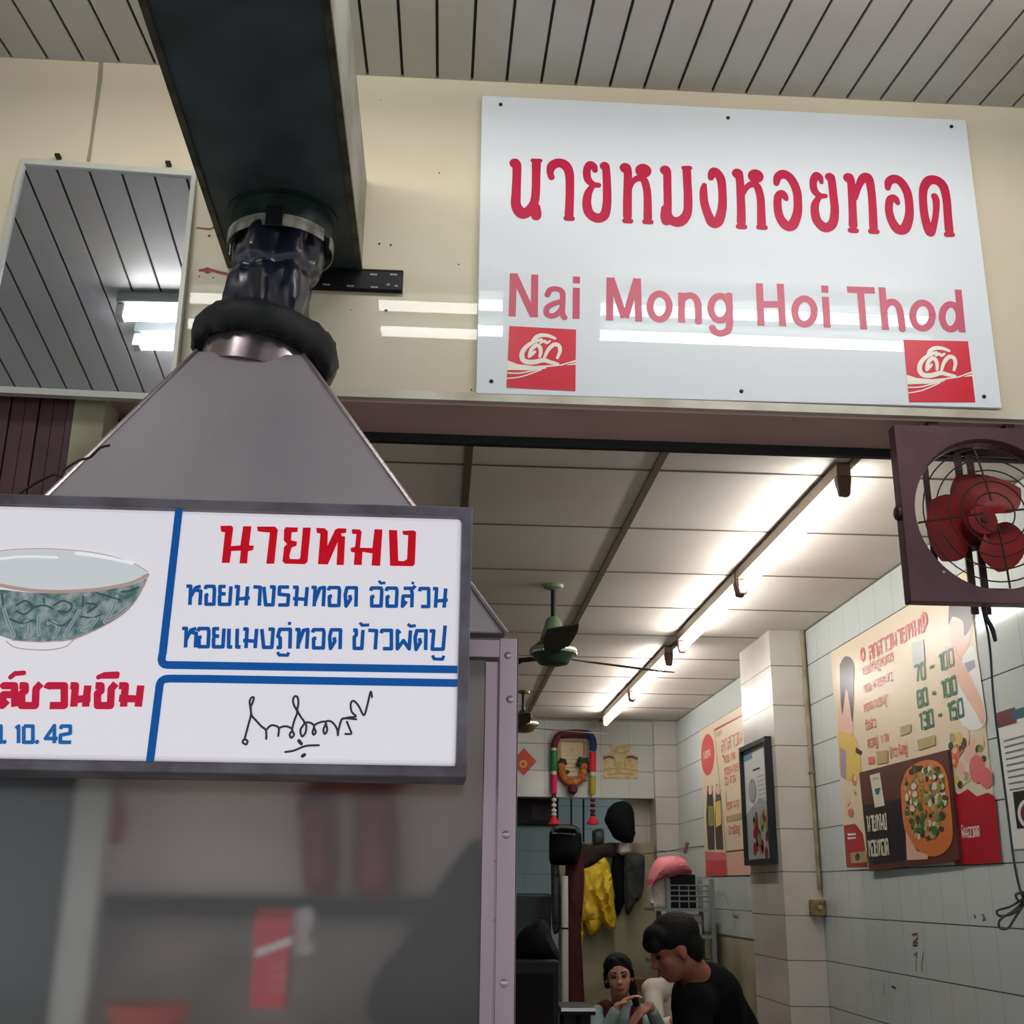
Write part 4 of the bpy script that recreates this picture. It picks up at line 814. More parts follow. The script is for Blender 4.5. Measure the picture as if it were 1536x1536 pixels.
for x, y, s in ((600,490,'หอยแมงภู่ทอดอร'),(608,585,'หอย นางรม ส่ว'),(610,690,'ทอดนางรมภู'),(620,788,'อ้อส่ว'),(630,885,'ทอดปู  1 จาน'),(755,940,'ข้าว ผัดปู')): sline(x, y, s, .033, 'p_pink', .17, 1.22)
for x, y, s in ((892,525,'70 - 100'),(905,665,'80 - 100'),(915,790,'130 - 150')): sline(x, y, s, .062, 'p_green', .17, 1.28)
c4p([(870,310),(935,290),(945,420),(880,440)], 'p_grey'); c4p([(678,905),(740,895),(742,965),(682,975)], 'p_tan', .0016); c4p([(902,842),(1000,812),(1003,868),(910,898)], 'p_tan', .0016); c4p([(808,770),(868,752),(866,800),(812,820)], 'p_tan', .0009); c4p([(632,935),(665,930),(667,970),(636,975)], 'p_pink', .0013)
A.flush(); A.mb.box((PX, -yb, za), (RX-.0006, -ya, zb), 'p_cream'); A.mb.build('poster_sheet', None, T, fix=False)
# dark board with oyster dish
B0 = [P.a(1288.6, 1159), P.a(1421, 1124.7), P.a(1439, 1290), P.a(1303.6, 1307)]
T = thing('dish_board', (PX, 4.5, 1.54), 'dark brown board picturing a green oyster dish over the menu\'s lower half', 'poster')
BX = PX-.014; P2 = Plane('X', BX)
MB().prism([P2.w(v, 0) for v in [P2.a(1288.6, 1159), P2.a(1421, 1124.7), P2.a(1439, 1290), P2.a(1303.6, 1307)]], (.011, 0, 0)).build('board', 'p_brown', T)
A = Art(P2, off=.0008); C4b = lambda l: [P2.a(1130+x/3.657, 880+y/3.657) for x, y in l]
A.poly(C4b([(605,1200),(820,1160),(835,1500),(640,1528)]), 'p_black')
A.poly(C4b([(640,1035),(695,1020),(722,1200),(668,1212)]), 'p_oyster', .0012); A.poly(C4b([(665,1110),(700,1102),(690,1140),(676,1142)]), 'p_teal', .0015); A.poly(C4b([(655,1050),(690,1042),(692,1056),(657,1064)]), 'p_grey', .0015)
A.poly([(p.x, p.y) for p in smooth2(C4b([(810,1100),(850,1000),(960,950),(1050,1000),(1085,1200),(1090,1400),(1000,1480),(900,1440),(830,1320),(810,1100)]), 5)[:-1]], 'p_orange', .0012); A.poly(C4b([(838,1340),(900,1450),(960,1470),(960,1495),(845,1500)]), 'p_skin', .0014)
rnd = random.Random(3)
for i in range(190):
    u_ = rnd.random(); v_ = rnd.random(); x = 830+230*u_; y = 985+400*v_
    if ((x-945)/125)**2+((y-1180)/225)**2 > 1: continue
    A.disc(C4b([(x, y)])[0], rnd.uniform(.010, .028), rnd.choice(['p_oyster', 'p_olive', 'p_leaf', 'p_dark', 'p_dark', 'p_olive', 'p_tan', 'p_leaf' if y > 1180 else 'p_oyster']), .0016+.0004*(i % 7)/7, 8, rnd.uniform(.008, .016))
def tl(x, y, s, h): q = C4b([(x, y)])[0]; text(A, s, q.x, q.y, h, .8, .17, 'p_oyster', off=.0013)
tl(632,1345,'นายหมง',.062); tl(638,1480,'หอยทอด',.062)
A.mb.build('board_print', None, T, fix=False)
# black and white menu sheet cut by the frame edge
T = thing('notice_sheet', (PX, 3.55, 1.59), 'white printed notice with dark header and dish photo at the right edge', 'poster')
s0 = P.a(1495, 1078); s1 = P.a(1519, 1274)
MB().box((PX+.0005, 3.2, s1.y), (RX-.0005, -s0.x, s0.y)).build('sheet', 'p_white', T)
A = Art(Plane('X', PX+.0005), off=.0008)
A.poly([(s0.x+.002, s0.y-.03), (s0.x+.13, s0.y-.03), (s0.x+.13, s0.y+.018), (s0.x+.002, s0.y+.018)], 'p_maroon'); A.poly([(s0.x+.10, s0.y-.02), (s0.x+.2, s0.y-.02), (s0.x+.2, s0.y+.01), (s0.x+.10, s0.y+.01)], 'p_teal', .0011)
for i in range(9): A.stroke([(s0.x+.03, s0.y-.075-.019*i), (s0.x+.3-.03*(i % 3), s0.y-.075-.019*i)], .005, 'p_line')
A.poly([(s0.x+.05, s1.y+.06), (s0.x+.3, s1.y+.06), (s0.x+.3, s1.y+.17), (s0.x+.05, s1.y+.17)], 'p_black'); A.disc((s0.x+.14, s1.y+.1), .075, 'p_white', .0012, 20, .045); A.disc((s0.x+.14, s1.y+.1), .055, 'p_maroon', .0018, 20, .033)
A.mb.build('notice_print', None, T, fix=False)
# second menu poster behind the pillar
T = thing('menu_poster', (PX, 7.3, 1.555), 'narrow cream menu with red oval badge and standing figures behind the pillar', 'poster')
MB().box((PX, 6.22, 1.556), (RX-.0006, 8.03, 2.515)).build('poster_sheet', 'p_cream', T)
A = Art(P, off=.0008); C2 = lambda l: [P.a(760+x/3.657, 1050+y/3.657) for x, y in l]
B = Art(P, off=.0012); q = C2([(1103, 300)])[0]; B.disc(q, .20, 'p_red', .0012, 32, .135); q2 = q-Vector((.12, .02)); text(B, 'นายหม', q2.x, q2.y, .05, 1.1, .2, 'p_cream', off=.0016); plabel(B.mb.build('oval_badge', None, T, fix=False), 'red oval badge')
F_ = A; A = Art(P, off=.0008)
A.poly(C2([(1102,470),(1130,470),(1138,620),(1142,820),(1105,820),(1095,640)]), 'p_hair', .0012); A.poly(C2([(1150,460),(1172,465),(1180,640),(1190,820),(1150,820),(1142,640)]), 'p_dark', .0013); A.disc(C2([(1118,490)])[0], .06, 'p_skin', .0015, 14, .035); A.disc(C2([(1161,490)])[0], .06, 'p_skin', .0015, 14, .035)
A.poly(C2([(1145,560),(1175,550),(1180,680),(1150,700)]), 'p_yellow', .0016); A.poly(C2([(1105,580),(1135,580),(1138,690),(1108,690)]), 'p_olive', .0016)
plabel(A.mb.build('printed_figures', None, T, fix=False), 'two printed standing figures'); A = F_
A.poly(C2([(1090,830),(1205,840),(1215,962),(1092,965)]), 'p_pink', .0011); A.poly(C2([(1200,842),(1335,818),(1385,960),(1215,962)]), 'p_skin', .0010); A.poly(C2([(1100,880),(1200,880),(1205,960),(1100,962)]), 'p_red', .0014)
A.stroke(C2([(1140,165),(1330,65)]), .012, 'p_deepred', .0012); A.stroke(C2([(1140,165),(1205,832),(1335,818)]), .008, 'p_dark', .0013)
def s3(x, y, s, h, m, wd=.17): q = C2([(x, y)])[0]; text(A, s, q.x, q.y, h, 1.7, wd*.75, m, off=.0014)
s3(1150,205,'หอยอน',.028,'p_tan'); s3(1180,290,'ลูกสาวนาย',.075,'p_pink'); 
for x, y, s in ((1192,350,'หอย ทด'),(1195,415,'หอยนางรม'),(1198,470,'อ้อ ส่วน'),(1200,545,'ปู'),(1205,605,'ทอด นาง'),(1220,740,'ข้าวผัดปู')): s3(x, y, s, .042, 'p_pink', .24)
A.poly(C2([(1205,640),(1318,610),(1320,650),(1208,672)]), 'p_tan', .0016)
A.mb.build('poster_print', None, T, fix=False)
# framed picture on the pillar side
FXp = 1.595; P3 = Plane('X', FXp)
T = thing('framed_picture', (1.6, 5.93, 1.58), 'black framed dish poster hanging on the side of the tiled pillar', 'picture')
f = dict(y0=5.66, y1=6.17, z0=1.587, z1=2.182)
mb = MB(); framebox(mb, 'X', f['y0'], f['y1'], f['z0'], f['z1'], .026, FXp-.02, 1.609)
mb.build('frame', 'frame_black', T, bevel=.002)
MB().box((FXp-.002, f['y0']+.01, f['z0']+.01), (1.609, f['y1']-.01, f['z1']-.01)).build('print_sheet', 'p_white', T)
A = Art(Plane('X', FXp-.002), off=.0008); y0, z0 = -f['y1'], f['z0']
A.poly([(y0+.03, z0+.52), (y0+.2, z0+.52), (y0+.2, z0+.565), (y0+.03, z0+.565)], 'p_blue'); A.stroke([(y0+.2, z0+.46), (y0+.33, z0+.46)], .008, 'p_black'); A.disc((y0+.17, z0+.36), .075, 'p_lilac', .0008, 20, .06); A.disc((y0+.17, z0+.36), .06, 'p_grey', .0011, 20, .048)
for i in range(6): A.stroke([(y0+.28, z0+.42-.022*i), (y0+.42, z0+.42-.022*i)], .004, 'p_grey')
A.poly([(y0+.03, z0+.03), (y0+.47, z0+.03), (y0+.47, z0+.28), (y0+.3, z0+.32), (y0+.03, z0+.25)], 'p_grey', .0009)
for i in range(40): A.disc((y0+.15+rnd.random()*.26, z0+.04+rnd.random()*.2), rnd.uniform(.015, .035), rnd.choice(['p_maroon', 'p_deepred', 'p_olive', 'p_tan', 'p_maroon']), .0012+.0001*(i % 6), 9)
A.mb.build('picture_print', None, T, fix=False)
# conduit and switch in the pillar corner
T = thing('conduit_pipe', (1.765, 5.57, 1.4), 'beige electric conduit running down the pillar corner', 'pipe')
MB().lathe((1.776, 5.588, 1.47), (0, 0, 1), [(0, .0105), (CZ-1.471, .0105)], 12).build('pipe_run', 'conduit', T, smooth=True)
mb = MB().box((1.760, 5.576, 2.0), (1.789, 5.599, 2.012)); mb.build('pipe_clip', 'conduit', T)
q0 = onY(1216, 1349, 5.56); q1 = onY(1245, 1374, 5.56)
T = thing('switch_box', (q0.x+.04, 5.57, q1.z), 'grimy yellow switch box at the foot of the conduit', 'switch')
MB().box((q0.x, 5.55, q1.z), (min(q1.x, RX-.002), 5.598, q0.z)).build('box_body', 'switch_yellow', T, bevel=.006)
mb = MB(); mb.box((q0.x+.03, 5.545, q1.z+.03), (q0.x+.05, 5.5495, q0.z-.025)); mb.build('rocker', 'p_tan', T)
# small marks on the tiles
A = Art(Plane('X', RX), off=.0012)
for l, m, wd in (([(1369,1402),(1376,1400),(1377,1407),(1370,1414),(1377,1414)], 'p_maroon', .006), ([(1370,1418),(1376,1418)], 'p_black', .006), ([(1371,1433),(1376,1428),(1375,1436)], 'p_line', .006), ([(1385,1428),(1384,1440)], 'p_line', .006), ([(1374,1442),(1375,1456)], 'p_tan', .008), ([(1382,1442),(1383,1456)], 'p_tan', .008), ([(1325,1475),(1327,1481),(1326,1490)], 'p_line', .006), ([(1338,1480),(1344,1482)], 'p_black', .008), ([(1462,1373),(1463,1376)], 'p_black', .008), ([(1474,1372),(1478,1377),(1475,1380)], 'p_line', .009), ([(1264,1384),(1265,1390)], 'p_line', .004), ([(1348,1466),(1349,1468)], 'p_line', .005)):
    A.stroke([A.p.a(x, y) for x, y in l], wd, m, ends=True, n=8)
tag(A.mb.build('sticker_residue', None, fix=False), 'leftover sticker scraps and a red 2 on the tiles below the menu', 'sticker marks', kind='stuff')
A = Art(Plane('X', RX), off=.0012)
for l in ([(1087,1341),(1091,1350),(1093,1358)], [(1099,1365),(1101,1374),(1107,1376)], [(1101,1384),(1103,1388)]): A.stroke([A.p.a(x, y) for x, y in l], .014, 'p_line', ends=True, n=8)
tag(A.mb.build('sticker_residue', None, fix=False), 'grey sticker scraps on the tiles under the narrow menu', 'sticker marks', kind='stuff')
# ------------------------------------------------------------------ back wall decorations
BYW = 8.95
def R_(x, y, Y): return onY(x, y, Y)
fr = [R_(836, 1106, 8.9), R_(882, 1170, 8.9)]
T = thing('framed_certificate', ((fr[0].x+fr[1].x)/2, 8.93, fr[1].z), 'wood-framed cream certificate on the back wall above the opening', 'picture')
mb = MB(); framebox(mb, 'Y', fr[0].x, fr[1].x, fr[1].z, fr[0].z, .028, 8.915, 8.948)
mb.build('frame', 'wood_frame', T, bevel=.003)
MB().box((fr[0].x+.02, 8.93, fr[1].z+.02), (fr[1].x-.02, 8.947, fr[0].z-.02)).build('print_sheet', 'paper_cream', T)
A = Art(Plane('Y', 8.93), off=.001); cx_ = (fr[0].x+fr[1].x)/2
for i in range(6): A.stroke([(cx_-.05, fr[0].z-.1-.03*i), (cx_+.05, fr[0].z-.1-.03*i)], .006, 'p_tan')
A.disc((cx_, fr[0].z-.09), .02, 'p_olive'); A.mb.build('certificate_print', None, T, fix=False)
# ribbon garland in coloured sleeves hung round the frame
T = thing('ribbon_garland', (cx_, 8.86, R_(860, 1245, 8.87).z), 'garland of green, pink, blue, red and yellow sleeves hung round the certificate', 'garland')
def seg(n, pts, m, r=.022): return MB().tube([Vector(p) for p in smooth2([R_(x, y, 8.875) for x, y in pts], 5)], r, 10).build(n, m, T, smooth=True)
seg('sleeve', [(842,1101),(860,1100),(878,1101)], 'garland_maroon', .03); seg('sleeve', [(878,1100),(886,1104),(890,1115),(889,1126)], 'garland_blue', .028); seg('sleeve', [(889,1128),(889,1157)], 'garland_red', .026); seg('sleeve', [(889,1165),(889,1192)], 'garland_yellow', .022)
seg('sleeve', [(842,1101),(836,1106),(832,1116),(831,1122)], 'garland_maroon', .024); seg('sleeve', [(831,1126),(831,1156)], 'garland_green', .026); seg('sleeve', [(831,1162),(831,1190)], 'garland_pink', .024)
seg('joint', [(831,1122),(831,1126)], 'garland_white', .022); seg('joint', [(831,1157),(831,1162)], 'garland_white', .022); seg('joint', [(889,1158),(889,1164)], 'garland_white', .02); seg('joint', [(831,1190),(831,1196)], 'garland_maroon', .018)
for x in (831, 889):
    for i, y in enumerate((1200, 1208, 1216, 1222)): q = R_(x, y, 8.87); MB().ellip(q, (.02, .02, .016)).build('bead', 'garland_white' if x < 850 else 'garland_maroon', T, smooth=True)
    q = R_(x, 1230, 8.87); MB().lathe(q, (0, 0, -1), [(-.03, .012), (0, .03), (.03, .05), (.034, .02)], 12).build('tassel', 'garland_red', T, smooth=True)
    MB().tube([R_(x, 1192, 8.87), R_(x, 1232, 8.87)], .006, 6).build('thread', 'garland_white', T)
# dried flower wreath piece under the frame
T = thing('flower_swag', R_(860, 1195, 8.88), 'orange flower swag with dark leaves and maroon tassel below the certificate', 'garland')
mb = MB()
for i in range(26):
    a = math.pi*(1.0+i/25.0); x = 859+17*math.cos(a)*1.0; y = 1150-24*math.sin(a); q = R_(x, y, 8.89); mb.ellip(q+Vector((0, rnd.uniform(-.02, .01), 0)), (.03, .02, .03), n=6)
mb.build('flowers', 'flower_orange', T, smooth=True)
mb = MB()
for sx, x0 in ((-1, 842), (1, 876)):
    for i in range(9): q = R_(x0+rnd.uniform(-9, 9), 1150+rnd.uniform(-10, 10), 8.885); mb.ellip(q, (.035, .012, .018), Matrix.Rotation(rnd.uniform(-1, 1), 3, 'Y'), n=5)
mb.build('leaves', 'leaf_dark', T, smooth=True)
q = R_(859, 1173, 8.88); q2 = R_(859, 1192, 8.88); MB().lathe(q2, (0, 0, 1), [(0, .012), (.02, .036), (.05, .036), ((q.z-q2.z), .012)], 16).build('tassel', 'garland_maroon', T, smooth=True)
# cream emblem cut-out and red diamond
E1 = [(905,1167),(904,1133),(914,1131),(917,1124),(912,1119),(922,1116),(940,1117),(949,1120),(944,1127),(946,1132),(957,1133),(957,1168)]
T = thing('paper_emblem', R_(931, 1168, 8.94), 'cream and gold cut paper emblem stuck on the back wall tiles', 'poster')
MB().prism([R_(x, y, 8.944) for x, y in E1], (0, .004, 0)).build('emblem_card', 'paper_gold', T)
A = Art(Plane('Y', 8.944), off=.0015)
for l, m, wd in (([(906,1137),(914,1135),(921,1137)], 'p_maroon', .018), ([(941,1136),(948,1135),(955,1138)], 'p_maroon', .018), ([(906,1155),(930,1152),(955,1156)], 'p_tan', .012), ([(912,1162),(931,1160),(950,1162)], 'p_tan', .014), ([(918,1126),(932,1130),(944,1126)], 'p_tan', .012), ([(922,1136),(924,1150)], 'p_tan', .01), ([(938,1136),(937,1150)], 'p_tan', .01)): A.stroke([A.p.a(x, y) for x, y in l], wd, m, ends=True, n=8)
A.mb.build('emblem_print', None, T, fix=False)
T = thing('paper_diamond', R_(786, 1162, 8.94), 'red paper diamond with gold centre on the back wall beside the frame', 'decoration')
MB().prism([R_(x, y, 8.944) for x, y in ((786,1122),(805,1142),(786,1163),(767,1143))], (0, .004, 0)).build('diamond_card', 'diamond_red', T)
A = Art(Plane('Y', 8.944), off=.0015); A.disc(A.p.a(785, 1146), .03, 'gold', n=16); A.disc(A.p.a(785, 1146), .015, 'diamond_red', .002, 12); A.mb.build('diamond_print', None, T, fix=False)
# ------------------------------------------------------------------ things in the dim back room
def soft(name, outline, Y, th, m, label, cat, **k): return tag(pillow(outline, Y, th, **k).build(name, m, None, smooth=True), label, cat)
q0, q1 = R_(775, 1197, 9.3), R_(838, 1238, 9.3)
T = thing('wall_cabinet', (q0.x+.2, 9.35, q1.z), 'black cabinet high in the back opening left of the garland end', 'cabinet')
MB().box((q0.x-.3, 9.3, q1.z), (q1.x, 9.6, q0.z)).build('cabinet_body', 'dark_plastic', T, bevel=.01); MB().box((q0.x+.12, 9.292, q1.z+.04), (q1.x-.03, 9.2995, q0.z-.05)).build('front_panel', 'motor_dark', T); MB().box((q0.x-.3, 9.3, q0.z), (q1.x, 9.6, 2.125)).build('upper_body', 'dark_plastic', T)
for x, yy in ((857, 0), (876, 1)):
    T = MB().tube([R_(x, 1196, 9.5)+Vector((0, 0, .6)), R_(x-3*yy, 1248, 9.5)+Vector((0, 0, -1.88))], .008, 6).build('pipe', 'rod_dark'); tag(T, 'thin grey pipe seen %s in the back opening' % ('straight down the middle' if not yy else 'slanting right of the straight one'), 'pipe')
soft('hanging_hat_bag', [(912,1213),(922,1204),(936,1202),(948,1210),(952,1235),(950,1262),(938,1264),(922,1258),(914,1245),(907,1232),(908,1224)], 8.8, .1, 'dark_cloth', 'black bag hanging at the right end of the back opening', 'bag', fold=.02)
soft('cloth_strip', [(934,1260),(948,1262),(945,1280),(930,1282),(928,1270)], 8.82, .03, 'lace_white', 'pale cloth scrap hanging just under the black bag', 'cloth', fold=.02)
T = thing('padded_bag', R_(843, 1300, 8.5), 'dark grey padded bag with shiny zip standing left of the maroon cloth', 'bag')
pillow([(824,1250),(830,1240),(848,1236),(866,1240),(872,1252),(872,1275),(864,1296),(832,1297),(824,1290)], 8.5, .13, .02).build('bag_body', 'dark_cloth', T, smooth=True)
pillow([(825,1247),(834,1239),(850,1237),(866,1242),(871,1249),(850,1246),(834,1248)], 8.40, .05).build('bag_lid', 'grey_leather', T, smooth=True)
MB().tube([Vector(p) for p in smooth2([R_(x, y, 8.36) for x, y in ((828, 1250), (845, 1250), (862, 1252))], 4)], .006, 6).build('zip', 'chrome', T, smooth=True)
soft('leather_strap', [(826,1296),(838,1296),(842,1380),(836,1400),(828,1390)], 8.55, .05, 'grey_leather', 'dark grey strap hanging below the padded bag', 'strap', fold=.02)
soft('maroon_curtain', [(850,1262),(872,1262),(876,1330),(872,1400),(876,1536),(850,1536),(846,1380)], 8.6, .05, 'maroon_cloth', 'long maroon cloth hanging behind the white pole', 'curtain', fold=.03)
T = thing('white_pole', R_(848, 1530, 8.3), 'white vertical pole in front of the maroon cloth', 'pole')
p0, p1 = R_(847, 1314, 8.4), R_(849, 1525, 8.4); MB().lathe((p0.x, 8.4, 0), (0, 0, 1), [(0, .024), (p0.z, .024)], 16).build('pole_tube', 'white_pole', T, smooth=True)
q = R_(848, 1394, 8.4); MB().lathe((p0.x, 8.4, q.z), (0, 0, 1), [(0, .026), (.012, .026)], 16).build('pole_tie', 'cable_black', T)
T = thing('yellow_jacket', R_(895, 1400, 8.84), 'yellow long-sleeved jacket hanging on the partition', 'jacket')
pillow([(875,1303),(890,1298),(904,1287),(909,1288),(915,1302),(920,1330),(921,1352),(906,1384),(898,1383),(870,1383),(870,1350)], 8.82, .06, .09, 26, seed=2).build('jacket_body', 'yellow_cloth', T, smooth=True)
pillow([(905,1310),(913,1305),(919,1330),(921,1352),(925,1388),(918,1394),(910,1391),(898,1366),(896,1345)], 8.765, .05, .07, 30, seed=4).build('sleeve', 'yellow_cloth', T, smooth=True)
pillow([(870,1378),(900,1378),(898,1396),(888,1403),(882,1398),(878,1385)], 8.81, .04, .03, 24, seed=6).build('hem', 'yellow_cloth', T, smooth=True)
pillow([(868,1380),(874,1382),(873,1425),(862,1433),(865,1405)], 8.81, .03, .03, 24, seed=7).build('sleeve', 'yellow_cloth', T, smooth=True)
soft('black_jacket', [(920,1282),(934,1278),(940,1300),(940,1340),(934,1360),(926,1374),(921,1350),(916,1310)], 8.90, .05, 'dark_cloth', 'black jacket hanging between yellow jacket and grey jacket', 'jacket', fold=.04)
soft('grey_jacket', [(936,1280),(964,1281),(967,1300),(964,1340),(952,1356),(944,1372),(938,1366),(936,1330)], 8.82, .06, 'charcoal_cloth', 'charcoal jacket hanging right of the black one', 'jacket', fold=.05)
soft('brown_garment', [(866,1262),(892,1268),(922,1264),(922,1284),(908,1286),(888,1297),(874,1302)], 8.86, .03, 'brown_dark', 'dark brown garment draped above the yellow jacket', 'garment', fold=.03)
soft('folded_bundle', [(888,1246),(905,1243),(905,1266),(890,1268)], 8.9, .06, 'grey_leather', 'grey bundle perched on top of the partition', 'bundle', fold=.02)
mb = MB().tube([R_(966, 1281, 8.0), R_(1000, 1277, 7.8), R_(1030, 1272, 7.5), R_(1056, 1269, 7.3)], .003, 6); mb.build
T = thing('clothes_line', R_(1000, 1280, 7.8), 'thin clothes line stretched above the pink cover', 'line'); mb.build('line_wire', 'rod_dark', T)
a1, a2 = R_(1031, 1264, 7.45), R_(1027, 1280, 7.45)
o = MB().tube([a1, a2], .011, 6).build('clothes_peg', 'peg'); tag(o, 'brown clothes peg clipped on the line', 'peg')
# pink food cover over the shelf rack
T = thing('food_cover', R_(1003, 1322, 7.7), 'pink mesh food cover with lace edge resting on the grey shelf rack', 'food cover')
pillow([(971,1322),(975,1308),(982,1292),(992,1286),(1012,1284),(1026,1288),(1034,1300),(1038,1312),(1020,1312),(1004,1316),(986,1321),(978,1328)], 7.7, .14, .006).build('cover_dome', 'pink_mesh', T, smooth=True)
pillow([(970,1320),(980,1319),(979,1327),(971,1327)], 7.6, .03).build('cover_trim', 'pink_trim', T, smooth=True)
pillow([(980,1318),(998,1310),(1003,1316),(1001,1350),(1002,1362),(978,1364),(976,1340)], 7.72, .04, .03).build('lace_hem', 'lace_white', T, smooth=True)
SXa, SXb = R_(978, 1400, 7.75).x, 1.74
zs = [R_(1020, y, 7.72).z for y in (1362, 1402, 1440, 1500)]
T = thing('shelf_rack', (1.6, 7.85, 0), 'grey metal shelf rack in the corner under the pink food cover', 'shelf')
for x in (R_(1002, 1400, 7.7).x, SXb):
    for y in (7.66, 8.0): MB().box((x-.014, y-.012, 0), (x+.014, y+.012, R_(1020, 1318, 7.7).z)).build('post', 'shelf_grey', T)
for z in zs: MB().box((SXa, 7.65, z-.02), (SXb+.01, 8.01, z)).build('shelf_board', 'shelf_grey', T)
mb = MB(); x0 = R_(1004, 1330, 7.66).x
for i in range(4): z = R_(1020, 1328+8*i, 7.66).z; mb.tube([(x0, 7.655, z), (SXb-.02, 7.655, z)], .005, 6)
for i in range(5): x = x0+(SXb-.03-x0)*i/4; mb.tube([(x, 7.655, zs[0]), (x, 7.655, R_(1020, 1327, 7.66).z)], .004, 6)
mb.build('wire_guard', 'shelf_grey', T)
for i, (xa, xb, ya, yb, lab) in enumerate(((1003, 1045, 1311, 1360, 'black crate behind the wire guard of the shelf rack'),)):
    a, b_ = R_(xa, ya, 7.72), R_(xb, yb, 7.72); tag(MB().box((a.x, 7.72, zs[0]), (b_.x, 7.95, a.z)).build('crate', 'dark_plastic', bevel=.008), lab, 'crate')
for i, (xa, xb, ya, k_, lab) in enumerate(((1030, 1052, 1372, 1, 'pale carton on the shelf rack just below the wire guard'), (1022, 1048, 1413, 2, 'pale carton on the shelf rack beside the man\'s hair'))):
    a, b_ = R_(xa, ya, 7.7), R_(xb, ya, 7.7); T2 = MB().box((a.x, 7.7, zs[k_]+.0005), (b_.x, 7.9, a.z)).build('carton', 'carton', bevel=.004); tag(T2, lab, 'carton')
    A = Art(Plane('Y', 7.7), off=.001); A.stroke([(a.x+.03, a.z-.06), (a.x+.06, a.z-.04), (a.x+.1, a.z-.06)], .012, 'p_line', ends=True); A.mb.build('carton_print', None, T2, fix=False)
# dark equipment at lower left of the back room
T = thing('black_cabinet', (.5, 5.3, 0), 'black counter cabinet in the dark corner beyond the stall', 'cabinet')
KY = 5.0; xr = R_(838, 1500, KY).x; zc = R_(800, 1440, KY).z
MB().box((.1, KY, 0), (xr, KY+.4, zc)).build('cabinet_body', 'dark_plastic', T, bevel=.01); MB().box((.2, KY-.006, .2), (xr-.02, KY-.0005, zc-.05)).build('cabinet_door', 'case_dark', T)
soft('dark_mass', [(772,1441),(774,1410),(786,1392),(800,1384),(812,1376),(822,1388),(830,1410),(838,1441)], KY+.15, .1, 'dark_cloth', 'dark bundle heaped on the black cabinet', 'bundle', fold=.03)
q0, q1 = R_(790, 1340, 9.0), R_(828, 1380, 9.0)
tag(MB().box((q0.x-.1, 9.0, 0), (q1.x, 9.4, q0.z)).build('dark_stove', 'galv_dark', bevel=.02), 'dim dark appliance against the tiled far wall', 'appliance')
# steel-edged table by the girl
tz = .878; q = R_(838, 1515, 6.25)
T = thing('steel_table', (.6, 5.66, 0), 'dark table with bright steel edge left of the girl', 'table')
TY = 5.5; xa, xb = R_(842, 1515, TY).x, R_(894, 1515, TY).x; tz = R_(870, 1512, TY).z
MB().box((xa, TY+.012, tz-.03), (xb, TY+.32, tz-.002)).build('table_top', 'dark_plastic', T); MB().box((xa, TY, tz-.014), (xb, TY+.0115, tz)).build('steel_edge', 'chrome', T)
for x in (xa+.04, xb-.04):
    for y in (TY+.06, TY+.28): MB().box((x-.02, y-.02, 0), (x+.02, y+.02, tz-.03)).build('leg', 'dark_plastic', T)
# ------------------------------------------------------------------ people
def frame(fwd, tilt=0):
    f = Vector(fwd).normalized(); s = f.cross(Vector((0, 0, 1))).normalized(); u = s.cross(f).normalized()
    if tilt: Rm = Matrix.Rotation(tilt, 3, f); s = Rm @ s; u = Rm @ u
    return Matrix((s, f, u)).transposed()     # local x=right side, y=forward, z=up
def head(mb, c, M, k=1.0):
    L = lambda x, y, z: Vector(c)+M @ (Vector((x, y, z))*k)
    def e(x, y, z, a, b, d): mb.ellip(L(x, y, z), (a*k, b*k, d*k), M, n=10)
    e(0, -.008, .03, .077, .097, .088); e(0, .028, -.035, .060, .066, .078); e(0, .045, -.082, .034, .040, .030)
    e(0, .088, -.006, .010, .022, .030); e(0, .104, -.028, .016, .018, .013)          # nose bridge, tip
    for s in (-1, 1):
        e(s*.030, .074, .022, .026, .018, .010); e(s*.040, .056, -.028, .024, .026, .024); e(s*.078, -.005, -.012, .010, .018, .032)   # brow, cheek, ear
    e(0, .080, -.058, .024, .016, .010); e(0, .080, -.068, .018, .014, .009)
def face(parent, c, M, k=1.0, eyes=True):
    L = lambda x, y, z: Vector(c)+M @ (Vector((x, y, z))*k)
    for s in (-1, 1):
        MB().ellip(L(s*.030, .083, .003), (.015*k, .009*k, .0075*k), M, n=8).build('eye', 'eye_dark', parent, smooth=True)
        MB().caps(L(s*.016, .092, .026), L(s*.048, .080, .028), .004*k, .003*k, 8).build('eyebrow', 'hair_black', parent, smooth=True)
    MB().caps(L(-.018, .0925, -.063), L(.018, .0925, -.063), .006*k, .006*k, 8).build('lips', 'lips', parent, smooth=True)
